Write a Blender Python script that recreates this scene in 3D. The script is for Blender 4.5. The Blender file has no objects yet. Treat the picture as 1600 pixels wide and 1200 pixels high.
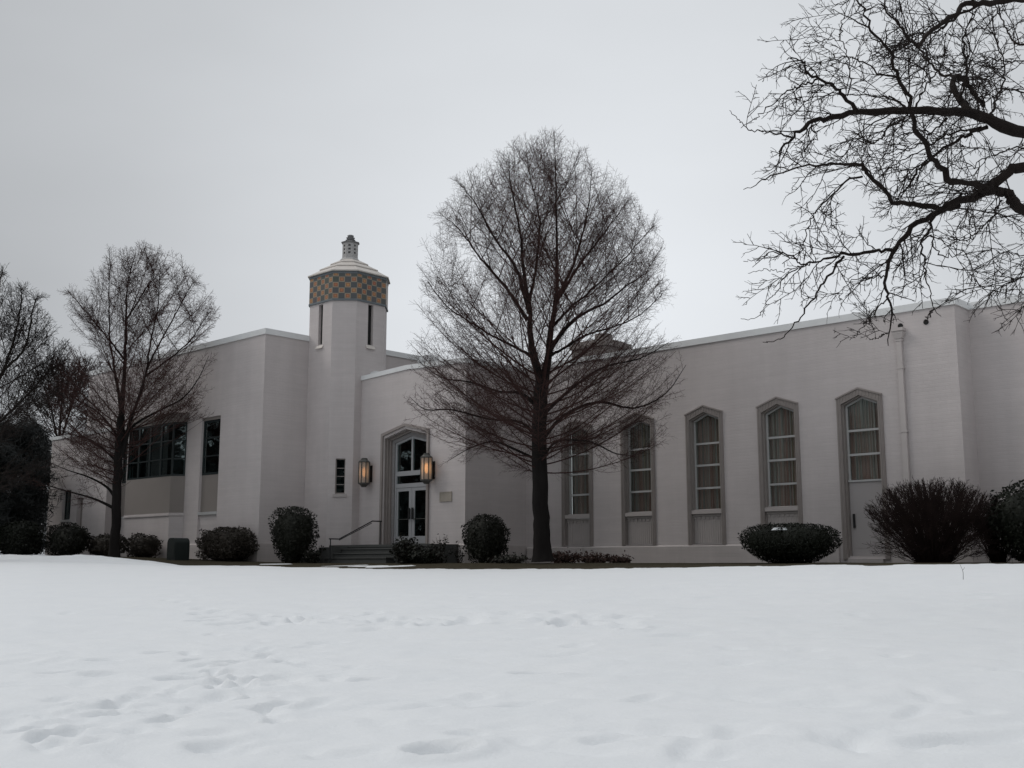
import bpy, math, random
import numpy as np
from mathutils import Vector, Matrix
from mathutils.geometry import tessellate_polygon
R = math.radians
scn = bpy.context.scene
COL = scn.collection

# ------------------------------------------------------------------ camera, sky, sun
F, CX, CY, PITCH, YAW = 1730.0, 800.0, 600.0, R(9.19), R(46.9)
cam_d = bpy.data.cameras.new("camera")
cam = bpy.data.objects.new("camera", cam_d); COL.objects.link(cam)
cam_d.sensor_fit = 'HORIZONTAL'; cam_d.sensor_width = 36.0; cam_d.lens = 36.0 * F / 1600.0
cam_d.clip_start = 0.1; cam_d.clip_end = 2000
cam.location = (0, 0, 0); cam.rotation_euler = (R(90) + PITCH, 0, 0)
scn.camera = cam

SUN_EL, SUN_AZ = R(42), R(-78)          # azimuth measured from +Y towards +X: to the camera's left
sd = Vector((math.sin(SUN_AZ) * math.cos(SUN_EL), math.cos(SUN_AZ) * math.cos(SUN_EL), math.sin(SUN_EL)))
world = bpy.data.worlds.new("World"); scn.world = world; world.use_nodes = True
wt = world.node_tree; wt.nodes.clear()
def wn(t, **k):
    n = wt.nodes.new(t)
    for a, b in k.items(): setattr(n, a, b)
    return n
w_out = wn('ShaderNodeOutputWorld'); w_bg = wn('ShaderNodeBackground'); w_sky = wn('ShaderNodeTexSky')
w_sky.sky_type = 'NISHITA'; w_sky.sun_disc = False; w_sky.sun_elevation = SUN_EL; w_sky.sun_rotation = SUN_AZ
w_sky.air_density = 1.0; w_sky.dust_density = 4.0
w_bw = wn('ShaderNodeRGBToBW'); wt.links.new(w_sky.outputs[0], w_bw.inputs[0])
w_tc = wn('ShaderNodeTexCoord'); w_sep = wn('ShaderNodeSeparateXYZ'); wt.links.new(w_tc.outputs['Generated'], w_sep.inputs[0])
# overcast layer: soft cloud banks, a brighter band low in front, darker to the sides and behind
w_map = wn('ShaderNodeMapping'); w_map.inputs['Scale'].default_value = (1.6, 1.6, 4.0); wt.links.new(w_tc.outputs['Generated'], w_map.inputs[0])
w_noi = wn('ShaderNodeTexNoise'); w_noi.inputs['Scale'].default_value = 1.7; w_noi.inputs['Detail'].default_value = 4; w_noi.inputs['Roughness'].default_value = .45
wt.links.new(w_map.outputs[0], w_noi.inputs[0])
def wmath(op, a, b=None, c=None, clamp=False):
    n = wn('ShaderNodeMath', operation=op, use_clamp=clamp)
    for i, x in enumerate((a, b, c)):
        if x is None: continue
        if isinstance(x, (int, float)): n.inputs[i].default_value = x
        else: wt.links.new(x, n.inputs[i])
    return n.outputs[0]
w_dot = wn('ShaderNodeVectorMath', operation='DOT_PRODUCT'); wt.links.new(w_tc.outputs['Generated'], w_dot.inputs[0])
w_dot.inputs[1].default_value = Vector((0.09, 0.96, 0.16)).normalized()
w_front = wmath('MAXIMUM', w_dot.outputs['Value'], 0.0)
w_front = wmath('POWER', w_front, 10.0)
w_up = wmath('MAXIMUM', w_sep.outputs[2], 0.0)
w_back = wmath('MAXIMUM', wmath('MULTIPLY', w_sep.outputs[1], -1.0), 0.0)
w_cl = wmath('MULTIPLY_ADD', w_noi.outputs[0], 1.3, 2.0)
w_cl = wmath('MULTIPLY_ADD', w_front, 4.5, w_cl)
w_cl = wmath('MULTIPLY_ADD', wmath('MULTIPLY', w_up, w_up), 5.2, w_cl)
w_cl = wmath('MULTIPLY_ADD', w_back, 2.2, w_cl)
w_nb = wmath('MINIMUM', w_bw.outputs[0], 9.0)
w_sum = wmath('MULTIPLY_ADD', w_nb, 0.10, w_cl)
w_col = wn('ShaderNodeCombineColor')
for i, k in enumerate((0.946, 0.982, 1.026)): wt.links.new(wmath('MULTIPLY', w_sum, k), w_col.inputs[i])
wt.links.new(w_col.outputs[0], w_bg.inputs[0]); w_bg.inputs[1].default_value = 0.10
wt.links.new(w_bg.outputs[0], w_out.inputs[0])

sun_d = bpy.data.lights.new("sun", 'SUN'); sun_d.energy = 0.8; sun_d.angle = R(25); sun_d.color = (1.0, .95, .90)
sun = bpy.data.objects.new("sun", sun_d); COL.objects.link(sun)
sun.rotation_euler = sd.to_track_quat('Z', 'Y').to_euler(); sun.location = (-40, 10, 60)
scn.view_settings.view_transform = 'Standard'; scn.view_settings.look = 'None'
scn.view_settings.exposure = 0.15; scn.view_settings.gamma = 1.0
scn.render.engine = 'CYCLES'; scn.cycles.max_bounces = 8; scn.cycles.transparent_max_bounces = 16
scn.cycles.use_denoising = True

# ------------------------------------------------------------------ helpers
def tag(o, label=None, cat=None, group=None, kind=None):
    if label: o['label'] = label
    if cat: o['category'] = cat
    if group: o['group'] = group
    if kind: o['kind'] = kind
    return o
def thing(name, label, cat, loc=(0, 0, 0), rz=0, group=None):
    o = bpy.data.objects.new(name, None); COL.objects.link(o); o.empty_display_size = .3
    o.location = loc; o.rotation_euler = (0, 0, rz)
    return tag(o, label, cat, group)
def mesh_obj(name, me, parent=None, m=None):
    o = bpy.data.objects.new(name, me); COL.objects.link(o)
    if parent is not None: o.parent = parent
    if m: me.materials.append(m)
    return o
def ray(x, y):
    cx = (x - CX) / F; cy = -(y - CY) / F
    return Vector((cx, math.cos(PITCH) - cy * math.sin(PITCH), math.sin(PITCH) + cy * math.cos(PITCH)))
def P(x, y, d):                         # the point at forward distance d seen at photo pixel x, y
    r = ray(x, y); return r * (d / r.y)

# ------------------------------------------------------------------ materials
def mat(name):
    m = bpy.data.materials.new(name); m.use_nodes = True
    nt = m.node_tree; b = nt.nodes['Principled BSDF']
    return m, nt, b
def nd(nt, t, **k):
    n = nt.nodes.new(t)
    for a, b in k.items(): setattr(n, a, b)
    return n
def lk(nt, a, b): nt.links.new(a, b)
def setv(nt, sock, v):
    if hasattr(v, 'links') or hasattr(v, 'is_linked'): nt.links.new(v, sock)
    elif isinstance(v, tuple) and len(v) == 3: sock.default_value = (*v, 1)
    else: sock.default_value = v
def mth(nt, op, a, b=None, c=None, clamp=False):
    n = nd(nt, 'ShaderNodeMath', operation=op, use_clamp=clamp)
    for i, x in enumerate((a, b, c)):
        if x is not None: setv(nt, n.inputs[i], x)
    return n.outputs[0]
def mixc(nt, f, a, b, mode='MIX'):
    n = nd(nt, 'ShaderNodeMix', data_type='RGBA', blend_type=mode)
    setv(nt, n.inputs[0], f); setv(nt, n.inputs[6], a); setv(nt, n.inputs[7], b)
    return n.outputs[2]
def noise(nt, vec, scale, detail=4, rough=.55):
    n = nd(nt, 'ShaderNodeTexNoise'); n.inputs['Scale'].default_value = scale
    n.inputs['Detail'].default_value = detail; n.inputs['Roughness'].default_value = rough
    if vec is not None: lk(nt, vec, n.inputs['Vector'])
    return n.outputs[0]
def mapping(nt, src, scale=(1, 1, 1), loc=(0, 0, 0)):
    n = nd(nt, 'ShaderNodeMapping'); n.inputs['Scale'].default_value = scale; n.inputs['Location'].default_value = loc
    lk(nt, src, n.inputs[0]); return n.outputs[0]
def ramp(nt, f, stops):
    n = nd(nt, 'ShaderNodeValToRGB'); e = n.color_ramp.elements
    while len(e) < len(stops): e.new(.5)
    for el, (p, c) in zip(e, stops): el.position = p; el.color = (*c, 1)
    lk(nt, f, n.inputs[0]); return n.outputs[0]
def bump(nt, b, h, strength, dist):
    n = nd(nt, 'ShaderNodeBump'); n.inputs['Strength'].default_value = strength; n.inputs['Distance'].default_value = dist
    lk(nt, h, n.inputs['Height']); lk(nt, n.outputs[0], b.inputs['Normal'])
def uvn(nt): return nd(nt, 'ShaderNodeTexCoord').outputs['UV']
def obc(nt): return nd(nt, 'ShaderNodeTexCoord').outputs['Object']

def painted_brick(name, c, var=.10, brick=.30):
    m, nt, b = mat(name); uv = uvn(nt)
    br = nd(nt, 'ShaderNodeTexBrick'); br.inputs['Scale'].default_value = 1.0
    br.inputs['Brick Width'].default_value = .30; br.inputs['Row Height'].default_value = .10
    br.inputs['Mortar Size'].default_value = .010; br.inputs['Mortar Smooth'].default_value = .6
    br.inputs['Color1'].default_value = (.42, .42, .42, 1); br.inputs['Color2'].default_value = (.60, .60, .60, 1); br.inputs['Mortar'].default_value = (.33, .33, .33, 1)
    wob = noise(nt, mapping(nt, uv, (.6, .6, .6)), 1.0, 3)
    off = nd(nt, 'ShaderNodeCombineXYZ'); lk(nt, mth(nt, 'MULTIPLY', wob, .03), off.inputs[1])
    va = nd(nt, 'ShaderNodeVectorMath', operation='ADD'); lk(nt, uv, va.inputs[0]); lk(nt, off.outputs[0], va.inputs[1])
    lk(nt, va.outputs[0], br.inputs['Vector'])
    big = noise(nt, uv, .35, 5, .6)
    streak = noise(nt, mapping(nt, uv, (2.2, .16, 1)), 1.0, 5, .62)     # rain streaks running down
    rows = noise(nt, mapping(nt, uv, (.35, 6.0, 1)), 1.0, 4, .6)        # uneven courses under the paint
    fine = noise(nt, uv, 38, 3)
    v = mth(nt, 'MULTIPLY_ADD', big, var * 2.2, 1 - var * 1.1)
    v = mth(nt, 'MULTIPLY', v, mth(nt, 'MULTIPLY_ADD', streak, var * 1.3, 1 - var * .65))
    v = mth(nt, 'MULTIPLY', v, mth(nt, 'MULTIPLY_ADD', rows, var * 1.3, 1 - var * .65))
    v = mth(nt, 'MULTIPLY', v, mth(nt, 'MULTIPLY_ADD', br.outputs[0], brick, 1 - brick * .48))
    v = mth(nt, 'MULTIPLY', v, mth(nt, 'MULTIPLY_ADD', fine, .08, .96))
    if var > .2:                          # damp stains with ragged edges
        stn = noise(nt, mapping(nt, uv, (.9, .35, 1)), 1.0, 6, .7); v = mth(nt, 'MULTIPLY', v, mth(nt, 'SUBTRACT', 1.0, mth(nt, 'MULTIPLY', mth(nt, 'MULTIPLY_ADD', stn, 6.0, -3.6, True), .55)))
    comb = nd(nt, 'ShaderNodeCombineColor')
    for i in range(3): lk(nt, v, comb.inputs[i])
    col = mixc(nt, 1.0, c, comb.outputs[0], 'MULTIPLY')
    lk(nt, col, b.inputs['Base Color']); b.inputs['Roughness'].default_value = .72
    h = mth(nt, 'ADD', mth(nt, 'MULTIPLY', br.outputs[1], -1.0), mth(nt, 'MULTIPLY', fine, .5))
    bump(nt, b, h, .35, .008)
    return m
def plain(name, c, rough=.6, var=.12, scale=3.0, metal=0.0, bmp=0.0, spec=.5):
    m, nt, b = mat(name)
    n1 = noise(nt, obc(nt), scale, 5, .6)
    col = mixc(nt, n1, tuple(x * (1 - var) for x in c), tuple(x * (1 + var) for x in c))
    lk(nt, col, b.inputs['Base Color']); b.inputs['Roughness'].default_value = rough; b.inputs['Metallic'].default_value = metal
    b.inputs['Specular IOR Level'].default_value = spec
    if bmp: bump(nt, b, noise(nt, obc(nt), scale * 9, 4), bmp, .01)
    return m
M = {}
M['wall'] = painted_brick('painted brick wall', (.512, .471, .462), .14, .17)
M['plinth'] = painted_brick('painted plinth', (.47, .43, .415), .22, .06)
M['coping'] = plain('coping metal', (.72, .73, .73), .5, .10, 1.2, bmp=.1)
M['stone'] = plain('taupe cast stone', (.27, .24, .225), .8, .16, 2.5, bmp=.3)
M['spandrel'] = plain('fluted spandrel', (.43, .395, .38), .75, .12, 2.0, bmp=.2)
M['white'] = plain('white painted wood', (.43, .43, .425), .5, .08, 3)
M['alum'] = plain('aluminium frame', (.34, .345, .355), .4, .06, 4)
M['teal'] = plain('dark teal frame', (.006, .013, .014), .45, .2, 4)
M['beige'] = plain('beige bay panel', (.23, .205, .188), .75, .07, 1.2)
M['leaf_door'] = plain('grey door paint', (.36, .335, .33), .55, .06, 2)
M['iron'] = plain('black iron', (.005, .005, .006), .7, .3, 6)
M['concrete'] = plain('dark concrete', (.058, .060, .057), .85, .25, 3, bmp=.4)
M['tread'] = plain('step edge light tone', (.076, .078, .074), .85, .2, 3, bmp=.3)  # paler than the risers: colour paints in the shading lines of the nosings
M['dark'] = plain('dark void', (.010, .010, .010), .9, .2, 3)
M['roofing'] = plain('roof felt', (.16, .16, .16), .9, .2, 2)
M['tinroof'] = plain('tower roof plates', (.55, .51, .47), .6, .10, 2.0)
M['zinc'] = plain('weathered zinc', (.20, .20, .205), .6, .25, 5)
M['pipe'] = plain('painted downspout', (.48, .44, .425), .5, .08, 4)
M['plaque'] = plain('bronze tan plaque', (.36, .32, .27), .6, .2, 9, bmp=.3)
M['box'] = plain('green cabinet paint', (.005, .010, .009), .7, .15, 2)
M['bronze'] = plain('lantern metal', (.075, .075, .068), .5, .25, 8)
M['brickfill'] = painted_brick('grey brick', (.22, .21, .21), .2, .6)

def glass_mat(name, tint, base=.10, rough=.03, k=.85):
    m, nt, b = mat(name); out = nt.nodes['Material Output']; nt.nodes.remove(b)
    tr = nd(nt, 'ShaderNodeBsdfTransparent'); tr.inputs[0].default_value = (*tint, 1)
    gl = nd(nt, 'ShaderNodeBsdfGlossy'); gl.inputs[0].default_value = (.78, .95, .94, 1); gl.inputs['Roughness'].default_value = rough
    fr = nd(nt, 'ShaderNodeFresnel'); fr.inputs[0].default_value = 1.45
    n = noise(nt, obc(nt), 1.3, 2)
    bp = nd(nt, 'ShaderNodeBump'); bp.inputs['Strength'].default_value = .06; bp.inputs['Distance'].default_value = .05
    lk(nt, n, bp.inputs['Height']); lk(nt, bp.outputs[0], gl.inputs['Normal'])
    mx = nd(nt, 'ShaderNodeMixShader'); lk(nt, mth(nt, 'MULTIPLY_ADD', fr.outputs[0], k, base * .3, True), mx.inputs[0])
    lk(nt, tr.outputs[0], mx.inputs[1]); lk(nt, gl.outputs[0], mx.inputs[2]); lk(nt, mx.outputs[0], out.inputs[0])
    return m
M['glass'] = glass_mat('window glass', (.86, .88, .87), .02, .03, .30)
M['darkglass'] = glass_mat('tinted glass', (.25, .33, .34), .45, .02, 1.0)

def curtain_mat():
    m, nt, b = mat('striped curtain'); uv = uvn(nt)
    s1 = noise(nt, mapping(nt, uv, (9, .05, 1)), 1.0, 2, .4)
    s2 = noise(nt, mapping(nt, uv, (26, .05, 1), (7, 3, 0)), 1.0, 2, .5)
    c = ramp(nt, s1, [(.30, (.29, .285, .27)), (.42, (.43, .41, .385)), (.50, (.43, .29, .26)), (.58, (.36, .35, .335)), (.70, (.46, .36, .26))])
    v = mth(nt, 'MULTIPLY_ADD', s2, 1.5, .30)
    cc = nd(nt, 'ShaderNodeCombineColor')
    for i in range(3): lk(nt, v, cc.inputs[i])
    lk(nt, mixc(nt, 1, c, cc.outputs[0], 'MULTIPLY'), b.inputs['Base Color']); b.inputs['Roughness'].default_value = .95
    b.inputs['Specular IOR Level'].default_value = .1
    return m
M['curtain'] = curtain_mat()

def tile_mat():
    m, nt, b = mat('glazed tile band'); uv = uvn(nt)
    sp = nd(nt, 'ShaderNodeSeparateXYZ'); lk(nt, uv, sp.inputs[0])
    fu, fv = mth(nt, 'FLOOR', sp.outputs[0]), mth(nt, 'FLOOR', sp.outputs[1])
    par = mth(nt, 'ABSOLUTE', mth(nt, 'MODULO', mth(nt, 'ADD', fu, fv), 2.0))
    du = mth(nt, 'ABSOLUTE', mth(nt, 'SUBTRACT', mth(nt, 'FRACT', sp.outputs[0]), .5))
    dv = mth(nt, 'ABSOLUTE', mth(nt, 'SUBTRACT', mth(nt, 'FRACT', sp.outputs[1]), .5))
    d = mth(nt, 'MAXIMUM', du, dv)
    cid = nd(nt, 'ShaderNodeCombineXYZ'); lk(nt, fu, cid.inputs[0]); lk(nt, fv, cid.inputs[1])
    wn_ = nd(nt, 'ShaderNodeTexWhiteNoise', noise_dimensions='2D'); lk(nt, cid.outputs[0], wn_.inputs['Vector'])
    r1 = wn_.outputs['Value']
    org = mixc(nt, r1, (.30, .085, .040), (.36, .155, .055))
    yel = mixc(nt, r1, (.46, .13, .05), (.50, .27, .08))
    blu = ramp(nt, r1, [(0, (.050, .064, .070)), (.5, (.066, .072, .078)), (.85, (.050, .070, .050)), (1, (.075, .074, .084))])
    inner = mixc(nt, mth(nt, 'LESS_THAN', d, .17), org, yel)
    inner = mixc(nt, mth(nt, 'GREATER_THAN', d, .33), inner, (.33, .265, .175))
    col = mixc(nt, par, inner, blu)
    col = mixc(nt, mth(nt, 'GREATER_THAN', d, .475), col, (.13, .125, .12))
    dirt = noise(nt, uv, 2.3, 4)
    col = mixc(nt, mth(nt, 'MULTIPLY', dirt, .5), col, (.12, .11, .105))
    lk(nt, col, b.inputs['Base Color']); b.inputs['Roughness'].default_value = .45
    return m
M['tile'] = tile_mat()
M['bandtrim'] = plain('blue grey trim tile', (.13, .15, .165), .5, .2, 4)

def bark(name, c, c2, scale=6):
    m, nt, b = mat(name)
    n1 = noise(nt, mapping(nt, obc(nt), (1, 1, .22)), scale, 6, .65)
    n2 = noise(nt, obc(nt), .9, 3)
    lk(nt, mixc(nt, mth(nt, 'MULTIPLY', n1, n2), c, c2), b.inputs['Base Color']); b.inputs['Roughness'].default_value = .9
    b.inputs['Specular IOR Level'].default_value = .15
    bump(nt, b, n1, .8, .03)
    return m
M['bark'] = bark('linden bark', (.006, .005, .005), (.034, .030, .028))
M['twig'] = bark('linden twigs', (.040, .021, .019), (.090, .050, .044), 3)
M['bark2'] = bark('dark bark', (.012, .010, .009), (.055, .045, .038), 9)
M['twig2'] = bark('dark twigs', (.014, .011, .010), (.04, .03, .026), 4)
M['btwig'] = bark('shrub stems', (.016, .010, .009), (.042, .027, .024), 4)
def leafmat(name, c, c2):
    m, nt, b = mat(name)
    n = noise(nt, obc(nt), 2.5, 4, .6); oi = noise(nt, obc(nt), 23, 2)
    f = mth(nt, 'MULTIPLY_ADD', oi, .9, mth(nt, 'MULTIPLY_ADD', n, .9, -.45), True)
    lk(nt, mixc(nt, f, c, c2), b.inputs['Base Color']); b.inputs['Roughness'].default_value = .65
    b.inputs['Specular IOR Level'].default_value = .25
    return m
M['leaf'] = leafmat('evergreen leaves', (.006, .007, .005), (.024, .025, .017))
M['leafbrown'] = leafmat('bronzed evergreen leaves', (.012, .010, .008), (.050, .041, .031))
M['leafbox'] = leafmat('boxwood leaves', (.004, .0055, .003), (.013, .016, .009))
M['rose'] = leafmat('red tinted leaves', (.025, .014, .012), (.075, .04, .03))
M['wood_far'] = leafmat('far wood', (.013, .0155, .015), (.038, .042, .041))

# ------------------------------------------------------------------ mesh builder in building coordinates
RZ = -(R(90) - YAW); U0, V0 = -22.0, 29.97
UX = Vector((math.sin(YAW), -math.cos(YAW), 0)); VX = Vector((math.cos(YAW), math.sin(YAW), 0))
BLOC = UX * U0 + VX * V0
def W(u, v, z): return UX * u + VX * v + Vector((0, 0, z))
class MB:
    def __init__(s): s.v = []; s.f = []; s.uv = {}
    def quad(s, *pts, uv=None):
        i = len(s.v); s.v += [tuple(p) for p in pts]; s.f.append(tuple(range(i, i + len(pts))))
        if uv: s.uv[len(s.f) - 1] = uv
    def box(s, u0, u1, v0, v1, z0, z1):
        a = [(u0, v0, z0), (u1, v0, z0), (u1, v1, z0), (u0, v1, z0), (u0, v0, z1), (u1, v0, z1), (u1, v1, z1), (u0, v1, z1)]
        for q in ((0, 1, 5, 4), (1, 2, 6, 5), (2, 3, 7, 6), (3, 0, 4, 7), (4, 5, 6, 7), (3, 2, 1, 0)): s.quad(*[a[k] for k in q])
    def prism(s, outline, holes, to, t0, t1):
        """flat polygon with holes in (s, z), extruded from t0 to t1; to(s, z, t) gives the point. Outline anticlockwise."""
        loops = [outline] + list(holes)
        tri = tessellate_polygon([[Vector((a, b, 0)) for a, b in l] for l in loops])
        flat = [p for l in loops for p in l]
        for t in (t0, t1):
            base = len(s.v); s.v += [to(a, b, t) for a, b in flat]
            for q in tri: s.f.append(tuple(base + k for k in (q if t == t0 else q[::-1])))
        for l in loops:
            for k in range(len(l)):
                a, b = l[k], l[(k + 1) % len(l)]
                s.quad(to(a[0], a[1], t0), to(b[0], b[1], t0), to(b[0], b[1], t1), to(a[0], a[1], t1))
    def wall_v(s, outline, holes, v0, v1): s.prism(outline, holes, lambda a, z, t: (a, t, z), v0, v1)
    def wall_u(s, outline, holes, u0, u1): s.prism(outline, holes, lambda a, z, t: (t, a, z), u0, u1)
    def vert_prism(s, plan, z0, z1, plan1=None):
        n = len(plan); p1 = plan1 or plan
        for k in range(n):
            a, b, c, d = plan[k], plan[(k + 1) % n], p1[(k + 1) % n], p1[k]
            s.quad((*a, z0), (*b, z0), (*c, z1), (*d, z1))
        s.quad(*[(*p, z1) for p in p1]); s.quad(*[(*p, z0) for p in plan[::-1]])
    def build(s, name, m, parent, raw=False):
        me = bpy.data.meshes.new(name)
        vs = s.v if raw else [(a - U0, b - V0, c) for a, b, c in s.v]
        me.from_pydata(vs, [], s.f)
        ul = me.uv_layers.new(name='UVMap')
        for p in me.polygons:
            n = p.normal
            if p.index in s.uv:
                for li, q in zip(p.loop_indices, s.uv[p.index]): ul.data[li].uv = q
                continue
            t = Vector((0, 0, 1)).cross(n)
            if abs(n.z) > .7 or t.length < 1e-6:
                for li in p.loop_indices: c = me.vertices[me.loops[li].vertex_index].co; ul.data[li].uv = (c.x, c.y)
            else:
                t.normalize()
                for li in p.loop_indices:
                    c = me.vertices[me.loops[li].vertex_index].co; ul.data[li].uv = (c.dot(t) + 13.7 * round(n.x, 2), c.z)
        import bmesh
        bm = bmesh.new(); bm.from_mesh(me); bmesh.ops.remove_doubles(bm, verts=bm.verts, dist=1e-5)
        bmesh.ops.recalc_face_normals(bm, faces=bm.faces); bm.to_mesh(me); bm.free()
        return mesh_obj(name, me, parent, m)
def rect(a, b, c, d): return [(a, c), (b, c), (b, d), (a, d)]
def ogive(c, h, z0, zs, za): return [(c - h, z0), (c + h, z0), (c + h, zs), (c, za), (c - h, zs)]

# ------------------------------------------------------------------ terrain
AZX = np.array([-400, -60, 60, 150, 235, 285, 400, 500, 620, 850, 1000, 1150, 1300, 1450, 1600, 2000.])
AZ = (AZX - 800) / 1752.0
EY = np.array([870, 871.5, 872.5, 874, 876.5, 884, 884.5, 887, 889, 888.5, 886, 884.5, 881.5, 880.0, 879.5, 879.]); assert len(EY) == len(AZX) == 16
ED = np.array([46, 44, 42, 41, 39.8, 39, 37, 35.2, 33.0, 29.5, 28, 27, 26, 25.5, 25, 23.])
EZ = (880 - EY) / 1740 * ED
GX = np.array([-400, 100, 258, 340, 420, 520, 850, 1600, 2000.]); GZ = np.array([.45, .32, .20, .12, .04, .0, .0, .02, .05])
def vnoise(x, y, seed=0):
    xi, yi = np.floor(x).astype(np.int64), np.floor(y).astype(np.int64); fx, fy = x - xi, y - yi
    fx = fx * fx * (3 - 2 * fx); fy = fy * fy * (3 - 2 * fy)
    def h(a, b):
        n = (a * 374761393 + b * 668265263 + seed * 974634) & 0x7fffffff
        n = ((n ^ (n >> 13)) * 1274126177) & 0x7fffffff
        return ((n ^ (n >> 16)) & 0xffff) / 65535.0
    return (h(xi, yi) * (1 - fx) + h(xi + 1, yi) * fx) * (1 - fy) + (h(xi, yi + 1) * (1 - fx) + h(xi + 1, yi + 1) * fx) * fy
def fbm(x, y, seed=0, oct=4):
    s = 0; a = .5
    for k in range(oct): s = s + a * vnoise(x * 2 ** k, y * 2 ** k, seed + k * 17); a *= .5
    return s - .5
def edge_d(a): return np.interp(a, AZ, ED)
def terrain(X, Y):
    X = np.asarray(X, float); Y = np.asarray(Y, float); Yc = np.maximum(Y, 1.0)
    a = np.clip(X / Yc, -.72, .7); de = edge_d(a); ze = np.interp(a, AZ, EZ); zb = np.interp(a, (GX - 800) / 1752.0, GZ)
    t = Yc / de
    zs = np.interp(a, AZ[[0, 2, 7, 9, 12, 15]], EZ[[0, 2, 7, 9, 12, 15]])      # broad lie of the lawn; the bank's own shape only shows near its edge
    ze_n = zs + (ze - zs) * np.minimum(t, 1) ** 14
    near = -1.6 + (ze_n + 1.6) * (np.minimum(t, 1) * (1.22 - .22 * np.minimum(t, 1)))
    far = ze + (zb - ze) * np.clip((Yc - de) / 4.0, 0, 1)
    return np.where(t < 1, near, far)
def tz(X, Y): return float(terrain(np.array([X]), np.array([Y]))[0])
def hit(x, y):                        # where a photo pixel of the lawn lies
    r = ray(x, y); lo, hi = 3.0, 60.0
    for k in range(50):
        mid = (lo + hi) / 2; p = r * (mid / r.y)
        if p.z > tz(p.x, p.y): lo = mid
        else: hi = mid
    return r * (lo / r.y)
def grid_mesh(name, xs, ys, Z, m):
    nx, ny = len(xs), len(ys)
    XX, YY = np.meshgrid(xs, ys)
    co = np.stack([XX.ravel(), YY.ravel(), Z.ravel()], 1).astype(np.float32)
    i = np.arange(nx * ny).reshape(ny, nx)
    q = np.stack([i[:-1, :-1].ravel(), i[:-1, 1:].ravel(), i[1:, 1:].ravel(), i[1:, :-1].ravel()], 1)
    me = quads_mesh(name, co, q)
    me.polygons.foreach_set('use_smooth', np.ones(len(q), bool))
    return mesh_obj(name, me, None, m)
def quads_mesh(name, co, q):
    me = bpy.data.meshes.new(name); n = len(q); k = q.shape[1]
    me.vertices.add(len(co)); me.vertices.foreach_set('co', np.ascontiguousarray(co, np.float32).ravel())
    me.loops.add(n * k); me.loops.foreach_set('vertex_index', q.astype(np.int32).ravel())
    me.polygons.add(n); me.polygons.foreach_set('loop_start', np.arange(0, n * k, k, dtype=np.int32))
    me.update(calc_edges=True); me.validate(); return me

def ground_mat():
    m, nt, b = mat('winter lawn'); o = obc(nt)
    n1 = noise(nt, o, .8, 6, .65); n2 = noise(nt, o, 14, 4, .7)
    c = mixc(nt, n1, (.040, .034, .024), (.085, .068, .045))
    c = mixc(nt, mth(nt, 'MULTIPLY', n2, .8), c, (.030, .030, .018))
    lk(nt, c, b.inputs['Base Color']); b.inputs['Roughness'].default_value = .95; b.inputs['Specular IOR Level'].default_value = .1
    bump(nt, b, n2, .9, .05); return m
def snow_mat():
    m, nt, b = mat('old snow'); o = obc(nt)
    n1 = noise(nt, o, 1.4, 5, .6); n2 = noise(nt, o, 22, 4, .6); n3 = noise(nt, o, 150, 3, .6)
    lk(nt, mixc(nt, n1, (.73, .755, .775), (.79, .805, .815)), b.inputs['Base Color'])
    b.inputs['Roughness'].default_value = .75; b.inputs['Specular IOR Level'].default_value = .25
    h = mth(nt, 'ADD', mth(nt, 'MULTIPLY', n2, 1.0), mth(nt, 'MULTIPLY', n3, .25))
    bump(nt, b, h, .28, .03); return m

def axis(segs):
    out = []
    for a, b, st in segs: out += list(np.arange(a, b - 1e-6, st))
    return np.array(out + [segs[-1][1]])
gx = axis([(-160, -40, 8), (-40, 40, .8), (40, 160, 8)]); gy = axis([(-90, 0, 6), (0, 60, .5), (60, 400, 20)])
XX, YY = np.meshgrid(gx, gy)
t_ = np.maximum(YY, 1) / edge_d(np.clip(XX / np.maximum(YY, 1), -.72, .7))
GZZ = terrain(XX, YY) - .22 * np.clip((.97 - t_) / .04, 0, 1) + .03 * fbm(XX * .7, YY * .7, 5)
tag(grid_mesh('ground', gx, gy, GZZ, ground_mat()), kind='structure')

# snow sheet with trampled patches and footprints
sx = axis([(-120, -32, 4), (-32, -7, .14), (-7, 7, .05), (7, 26, .12), (26, 120, 4)])
sy = axis([(-60, 0, 4), (0, 5, .5), (5, 14, .045), (14, 24, .09), (24, 48, .11)])
XX, YY = np.meshgrid(sx, sy)
SZ = terrain(XX, YY)
a_ = np.clip(XX / np.maximum(YY, 1), -.72, .7); de_ = edge_d(a_)
mask = (de_ - YY) + 1.1 * fbm(XX * .55, YY * .55, 3, 4) + 1.0 * fbm(XX * 2.3, YY * 2.3, 9, 3)
for px, py, rx, ry, dd in ((15, 865, .9, .5, 46.5), (46, 864.5, 1.0, .4, 46.0), (430, 880, .75, .3, 38.5), (536, 881, 1.0, .35, 36.2), (575, 882.5, .8, .25, 35.3), (612, 883, .9, .25, 34.6)):
    pt = P(px, py, dd)
    mask = np.maximum(mask, 1.0 * (1 - ((XX - pt.x) / rx) ** 2 - ((YY - pt.y) / ry) ** 2) + .5 * fbm(XX * 2, YY * 2, 12))
SZ = SZ - .045 + np.clip(mask / .40, -1.8, 1) * .060
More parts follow.
